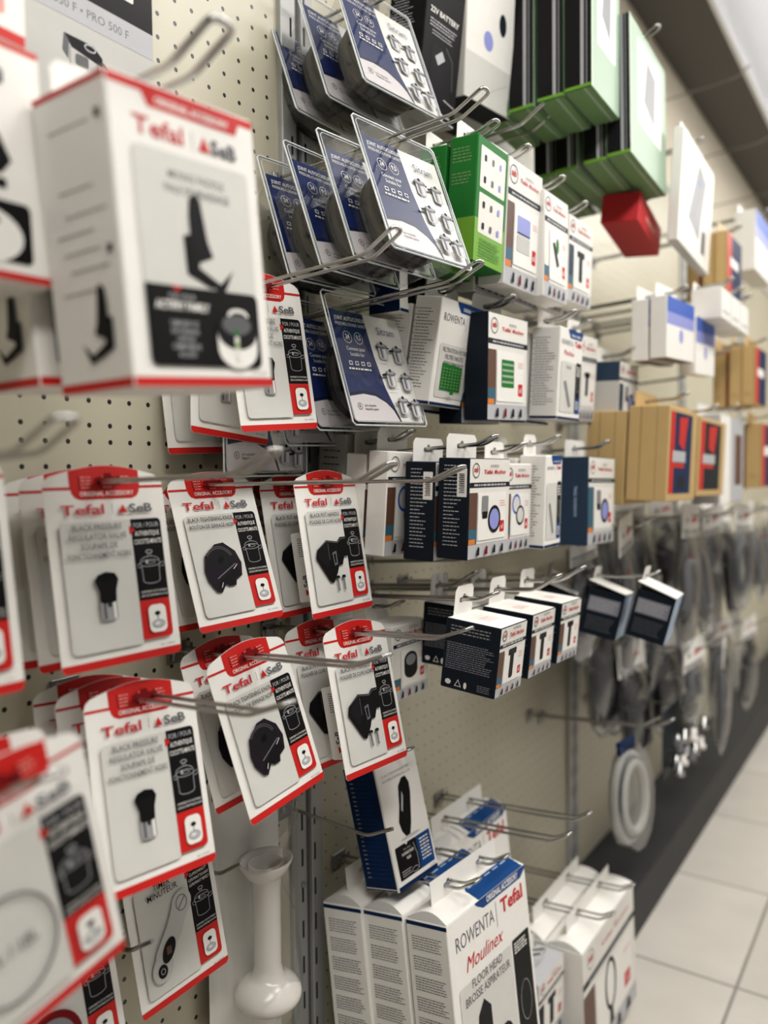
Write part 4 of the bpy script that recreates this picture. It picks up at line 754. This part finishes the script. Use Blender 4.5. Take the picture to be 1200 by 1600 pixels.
def fh_pic(a, W, H, y):
    w = W/2; a.poly([(-w*.6, H*.3), (-w*.2, H*.3), (-w*.2, H*.55), (-w*.35, H*.6), (-w*.5, H*.55)], 'ink'); a.rr(-w*.8, H*.18, w*.35, H*.32, 'ink', 4); a.ell(w*.1, H*.34, w*.2, H*.08, 'ink', 14)
def fh_side(a, D, H):
    a.rect(1, H-7, D, H-2, 'navy')
    for k in range(11): a.fine(D*.12, H*.93-k*H*.085, D*.76, 6, 3.2, 1.2, 'inkgrey', k, fill=.82)
def fh_top(a, W, D):
    w = W/2; a.rr(-w*.3, 2, w*.96, D*.42, 'blue', 3, '0011')
    for k in range(5): a.fine(-w*.18+k*w*.22, D*.34, w*.16, 5, 3.2, 1.1, 'white', k)
def floorhead(label, pose, W=.215, H=.30, D=.062, front=None, side=None, top=None, base='white', group='boxed floor heads hanging low', clips=True, tabm='white'):
    t = thing('floor_head_box', label, 'box', pose, group); m = MB(); m.box(-D, 0, -W/2, W/2, 0, H, base, .0012)
    (front or blue_front(['FLOOR HEAD', 'BROSSE ASPIRATEUR'], fh_pic))(face(m, W, H, D, 'front'), W*1000, H*1000); (side or fh_side)(face(m, W, H, D, 'side'), D*1000, H*1000)
    m.build('carton_body', t)
    g = MB(); n = 8; vs = []; c2 = .010     # arched gable top
    A = Art(g, (0,0,0), (0,1,0), (-1,0,0))
    for i in range(n+1):
        x = -D*i/n; z = H+c2*math.sin(math.pi*i/n)+.0003
        vs += [(x, -W/2+.001+.006*math.sin(math.pi*i/n), z), (x, W/2-.001-.006*math.sin(math.pi*i/n), z)]
    g.add(vs, [(2*i, 2*i+1, 2*i+3, 2*i+2) for i in range(n)], 'white', True)
    for sgn in (0, 1): g.add([vs[2*i+sgn] for i in range(n+1)], [tuple(range(n+1))], 'panel2')
    if top:
        for i in range(4):
            k0, k1 = i*D*.1, (i+1)*D*.1
            f = lambda q: H+c2*math.sin(math.pi*q/D)+.0009
            g.add([(-k0, -W*.12, f(k0)), (-k0, W*.47, f(k0)), (-k1, W*.46, f(k1)), (-k1, -W*.12+(.006 if i == 3 else 0), f(k1))], [(0,1,2,3)], 'blue')
            for j in range(5):
                yy = -W*.08+j*W*.105; g.add([(-k0-.001, yy, f(k0)+.0003), (-k0-.001, yy+W*.07, f(k0)+.0003), (-k0-.003, yy+W*.07, f(k0)+.0007), (-k0-.003, yy, f(k0)+.0007)], [(0,1,2,3)], 'paleblue')
    g.build('gable_top', t)
    b = MB(); tw = W*.40; x = -D*.55; z0 = H+.002; z1 = H+.04
    b.poly([(x, -tw, z0), (x, tw, z0), (x, tw, z1), (x, -tw, z1)], tabm, [euro(-tw*.5, H+.024, .024, .006, x), euro(tw*.5, H+.024, .024, .006, x)])
    b.poly([(x-.0006, -tw, z0), (x-.0006, tw, z0), (x-.0006, tw, z1), (x-.0006, -tw, z1)], tabm, [euro(-tw*.5, H+.024, .024, .006, x-.0006), euro(tw*.5, H+.024, .024, .006, x-.0006)])
    b.build('hang_tab', t); return t
def twohooks(pose, W, H, D, L, what):
    for s, n in ((-.2, 'left'), (.2, 'right')):
        p = world(pose, (-D*.55, s*W, H+.024)); hook_through(p, L, what+', '+n+' one of two', tip=.03, slope=4)
B2 = (.262, .950, .233, -2, -7.5, -2); c = floorhead('boxed floor head in front at the bottom, blue and white', B2, top=True); c['label'] = 'front blue and white floor head box at the bottom of the photo'
dup(c, behind(B2, .068, 0, 2), 'middle blue and white floor head box at the bottom'); dup(c, behind(B2, .134, -.004, 5), 'rear blue and white floor head box next to the upright post')
twohooks(B2, .215, .30, .062, .225, 'the floor head boxes')
B5 = (.13, 1.17, .215, 0, -6, 0); dup(c, B5, 'blue and white floor head box farther back, left of the bare pegboard'); twohooks(B5, .215, .30, .062, .27, 'the farther floor head box')
B7 = (.235, 1.455, .035, 0, -2, 1); c = floorhead('white box with round brush pictured, front one low at the right', B7, .285, .235, .07, uni_front(7, 'brown'), lambda a, D, H: None, None, 'white', 'white boxes hanging low at the right')
B6 = (.16, 1.455, .125, 0, -2, 1); floorhead('plain white topped box behind the round brush box', B6, .285, .145, .055, uni_front(7, 'brown'), lambda a, D, H: None, None, 'white', 'white boxes hanging low at the right')
twohooks(B7, .285, .235, .07, .25, 'the low white boxes')
put('small_carton', 'small white carton in the shade left of the round brush box', 'box', (.2, 1.24, .15, 0, 0, 0), .11, .12, .05, 'lightgrey', uni_front(3, 'slate'), None, n=1, L=.25, group='small cartons low by the floor head boxes', blab='small white carton left of the round brush box')

# ------------------------------------------------------------------ blender foot in a clear pack
BF = (.02, .708, .372, 0, 0, 0); t = thing('blender_foot_pack', 'white blender foot sealed in a clear pack beside the upright', 'pack', BF)
m = MB(); m.add([(0,-.062,0),(0,.062,0),(0,.062,.36),(0,.05,.385),(0,-.05,.385),(0,-.062,.36),(-.001,-.062,0),(-.001,.062,0),(-.001,.062,.36),(-.001,.05,.385),(-.001,-.05,.385),(-.001,-.062,.36)], [(0,1,2,3,4,5),(11,10,9,8,7,6)]+[(i,6+i,6+(i+1)%6,(i+1)%6) for i in range(6)], 'offwhite')
a = Art(m, (0,0,0), (0,1,0), (0,0,1)); a.text('Moulinex', -30, 352, 11, 'tefal', 'c', 48, .01, .35, rot=18); m.build('backing_card', t)
m = MB(); o3 = (.035, 0, 0); m.lathe([(.0,.085),(.028,.085),(.038,.093),(.041,.102),(.040,.110),(.034,.121),(.025,.129),(.0185,.134),(.0165,.15),(.0175,.27),(.020,.285),(.024,.291)], 'whiteplastic', o3); m.lathe([(.0,.1),(.02,.1),(.036,.094)], 'whiteplastic', o3); m.v = [(x, y, .085+(z-.085)*.80) for x, y, z in m.v]; m.build('blender_foot', t)
bf = t
m = MB(); m.lathe([(.020,.285),(.024,.292),(.030,.306),(.0305,.310),(.028,.309),(.022,.298),(.020,.296),(.020,.306),(.0175,.306),(.0175,.288),(.0,.288)], 'whiteplastic', o3, sx=1, sy=1.15); m.v = [(x, y, .085+(z-.085)*.80) for x, y, z in m.v]; m.build('coupling_collar', t)
m = MB(); S = [(.06, .0), (.06, .001), (.055, .03), (.045, .055), (.02, .062)]
prof = [(x, y) for x, y in [(.001, -.061), (.05, -.05), (.066, -.02), (.066, .02), (.05, .05), (.001, .061)]]
zs = [.02, .04, .10, .16, .28, .325, .36]; sc_ = [.02, .8, 1.0, .85, .85, .9, .03]
vs = []; 
for z, k in zip(zs, sc_): vs += [(max(.001, x*k), y*(.98 if k < .5 else 1), z) for x, y in prof]
m.add(vs, [(i*6+j, i*6+j+1, (i+1)*6+j+1, (i+1)*6+j) for i in range(6) for j in range(5)], 'clear', True); m.build('clear_blister', t)
hook(.70, .73, .05, 'the blender foot pack', single=True)
hook(.805, .655, .165, '', 'thin single wire hook, empty, right of the upright below the knob card', single=True, slope=-3)
hook(.655, .632, .06, '', 'short single hook between the timer card and the blender foot', single=True)

# ------------------------------------------------------------------ bare hooks on the far wall
for (y, z, L, lab) in [(1.665, .556, .28, 'low bare double hook right of the boxes, upper of two wires'), (2.10, 1.36, .31, 'bare hook on the far pegboard, middle one'), (2.02, 1.44, .22, 'bare hook on the far pegboard, upper one'), (2.0, 1.30, .24, 'bare hook on the far pegboard, lower one'),
                       (2.44, 2.155, .27, 'bare hook nearest under the grey soffit'), (2.86, 2.12, .27, 'second bare hook under the grey soffit'), (3.1, 2.03, .3, 'third bare hook under the grey soffit, cut by the right edge'),
                       (.99, .965, .2, 'thin bare hook end above the fifth row'), (.96, .80, .1, 'short bare hook below the round filter carton'), (1.12, 1.59, .23, 'bare hook below the white sleeved pack'), (1.30, 1.66, .17, 'bare hook below the left green stack')]:
    hook(y, z, L, '', lab, single=(z > 1.5 or L < .11))

# ------------------------------------------------------------------ bagged hoses hanging at the far right
RG = random.Random(5)
BAGS = {}
def hose_bag(label, pose, W=.13, H=.24, v=0, group='bagged hoses and parts hanging at the right'):
    t = thing('bagged_hose', label, 'bagged part', pose, group)
    h = MB(); h.box(-.002, .001, -W/2, W/2, H-.06, H+.012, 'white', .0008); a = Art(h, (.001,0,H-.05), (0,1,0), (0,0,1)); w = W*500
    a.rect(-w, 3, w, 8, 'lightgrey')
    if v % 3 == 0: a.ell(-w*.5, 30, 9, 7, 'sitnavy', 12); a.poly([(-w*.2, 26), (w*.5, 30), (w*.5, 38), (-w*.1, 34)], 'red')
    elif v % 3 == 1: a.text('Sodis', 0, 24, 12, 'red', 'c', w*1.2, .03) if False else a.poly([(-w*.1, 22), (w*.7, 26), (w*.6, 36), (0, 32)], 'red'); a.ell(-w*.55, 28, 7, 6, 'sitnavy', 12)
    else: a.rect(-w*.8, 20, w*.8, 34, 'greylab'); a.ell(w*.6, 40, 5, 4, 'red', 10)
    h.build('header_card', t)
    b = MB(); n = 9; vs = []
    for i in range(n):
        f = i/(n-1); z = (H-.045)*(1-f)+.0; d = .003+.022*math.sin(math.pi*min(1, f*1.02))**.6; wd = W/2*(.95-.25*(f > .85)*(f-.85)/.15*2)
        for k in range(12):
            q = 2*math.pi*k/12; vs.append((-.001+d*math.cos(q), wd*math.sin(q)*(1+.04*math.sin(i*2.1+k)), z+.004*math.sin(k*2+i)))
    b.add(vs, [(i*12+k, i*12+(k+1) % 12, (i+1)*12+(k+1) % 12, (i+1)*12+k) for i in range(n-1) for k in range(12)]+[tuple(range((n-1)*12, n*12))], 'bag', True); b.build('clear_bag', t)
    c = MB(); P = []; turns = 3
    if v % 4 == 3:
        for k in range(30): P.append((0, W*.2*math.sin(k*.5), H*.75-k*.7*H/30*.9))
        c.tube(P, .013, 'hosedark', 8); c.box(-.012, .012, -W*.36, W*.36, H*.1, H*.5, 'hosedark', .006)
    elif v % 2 == 0:
        for k in range(turns*18): q = 2*math.pi*k/18; P.append((-.006+.012*k/(turns*18), W*.32*math.cos(q), H*.42+H*.3*math.sin(q)*(1-.08*k/18)))
        c.tube(P, .0075, 'hose', 7)
    else:
        for k in range(24): P.append((.004*math.sin(k*.6), -W*.25+W*.5*k/24, H*.3+H*.32*math.sin(math.pi*k/24)))
        c.tube(P, .012, 'hose', 8); c.tube([(0, W*.1, H*.7), (.002, W*.12, H*.5), (0, W*.2, H*.35)], .003, 'red', 6); c.box(-.008, .008, -W*.2, W*.12, H*.08, H*.24, 'hosedark', .003)
    c.build('coiled_hose', t); return t
protos = {}
spots = [  # y, z, X, W, H, variant, words
 (1.40, .755, .20, .15, .24, 0, 'first bagged part behind the left tilted carton'), (1.58, .69, .22, .16, .31, 1, 'large clear bag behind the right tilted carton'),
 (1.66, .73, .12, .15, .27, 2, 'bag close to the wall behind the large clear bag'), (1.83, .70, .27, .19, .31, 1, 'clear bag with blue and red tubing and grey hose'),
 (1.90, .72, .15, .16, .27, 0, 'shaded bag behind the bag with red tubing'), (2.05, .70, .27, .17, .30, 2, 'pale bag just right of the red tubing bag'),
 (2.20, .66, .24, .17, .33, 3, 'dark hose bag in the middle of the far row'), (2.34, .72, .29, .16, .27, 0, 'fourth bag from the right edge, upper far row'), (2.48, .66, .25, .16, .33, 3, 'third bag from the right edge, upper far row'),
 (2.62, .72, .29, .17, .27, 2, 'second bag from the right edge, upper far row'), (2.78, .68, .27, .17, .3, 1, 'bag at the right edge, upper far row'), (2.95, .68, .27, .17, .3, 0, 'farthest bag beyond the right edge row'),
 (1.98, .50, .25, .14, .19, 1, 'clear bag hanging low under the red tubing bag'), (2.30, .33, .25, .12, .3, 2, 'long narrow twisted bag in the lower row'), (1.80, .45, .18, .17, .25, 3, 'dark bag low in the shade at the left of the lower row'),
 (2.12, .42, .16, .18, .26, 3, 'dark bag low in the shade, middle of the lower row'), (2.55, .36, .2, .18, .28, 0, 'grey hose bag low near the base, right'), (2.75, .34, .24, .16, .28, 3, 'dark hose bag low near the base, far right')]
spots += [(1.56+.17*i, .50+.03*math.sin(i*2.3), .10+.03*(i % 2), .18, .30, (3, 3, 3, 1)[i % 4], ('first', 'second', 'third', 'fourth', 'fifth', 'sixth', 'seventh', 'eighth')[i]+' filler hose bag added to darken the pegboard behind the lower row') for i in range(1, 8)]  # mostly dark bags added as filler for the darkness near the wall
spots += [(1.72+.17*i, .77+.02*math.sin(i*1.7), .13, .17, .26, (2, 3, 0, 3)[i % 4], ('first', 'second', 'third', 'fourth', 'fifth', 'sixth', 'seventh')[i]+' filler hose bag added to darken the pegboard behind the upper row') for i in range(7)]  # same added filler layer, higher up, darkening the gap at the wall
for y, z, X, W, H, v, words in spots:
    yaw, pit, rol = RG.uniform(-10, 10), RG.uniform(-8, 2), RG.uniform(-4, 4); k = (v,)
    hose_bag(words, (X, y, z, yaw, pit, rol), W, H, v)
    if X > .18: hook_through(world((X, y, z, yaw, pit, rol), (0, 0, H-.012)), X+.05, 'the '+words, single=True)
t = thing('metal_fittings_pack', 'cluster of shiny metal fittings in a pack low above the dark base', 'fittings', (.24, 1.95, .405, 0, 0, 0)); m = MB(); m.box(-.02, -.018, -.12, .12, -.01, .15, 'slate', .0005); m.build('backing_card', t)
for k in range(14):
    m = MB(); m.lathe([(0,0),(.012,0),(.012,.01),(.007,.012),(.007,.03),(0,.03)], ('silver', 'chrome', 'whiteplastic', 'steeldark')[k % 4], (RG.uniform(-.005, .02), -.1+.033*(k % 7)+RG.uniform(-.004, .004), .005+.05*(k//7)+RG.uniform(0, .01)), 10); m.build('fitting', t)
hook(1.95, .53, .26, 'the metal fittings', single=True)
t = thing('ring_gasket_pack', 'large grey white ring gasket in a clear sleeve low above the dark base', 'ring gasket', (.22, 1.61, .34, -8, -4, 0)); m = MB()
for k in range(3): m.tube([(.006*k, .062*math.cos(q)*(1-.1*k), .10+.085*math.sin(q)*(1-.1*k)) for q in [2*math.pi*j/40 for j in range(40)]], .009, ('offwhite', 'hose', 'offwhite')[k], 8, True)
m.build('rubber_ring', t)
m = MB(); n = 14; vs = [(x, .074*math.cos(2*math.pi*j/n), .10+.105*math.sin(2*math.pi*j/n)) for x in (-.008, .022) for j in range(n)]; m.add(vs, [tuple(range(n)), tuple(range(n, 2*n))]+[(j, (j+1) % n, n+(j+1) % n, n+j) for j in range(n)], 'bag'); m.build('clear_sleeve', t)
m = MB(); m.box(-.004, .004, -.035, .035, .19, .215, 'navy', .001); m.build('header_card', t); hook(1.60, .575, .27, 'the large ring gasket', single=True)
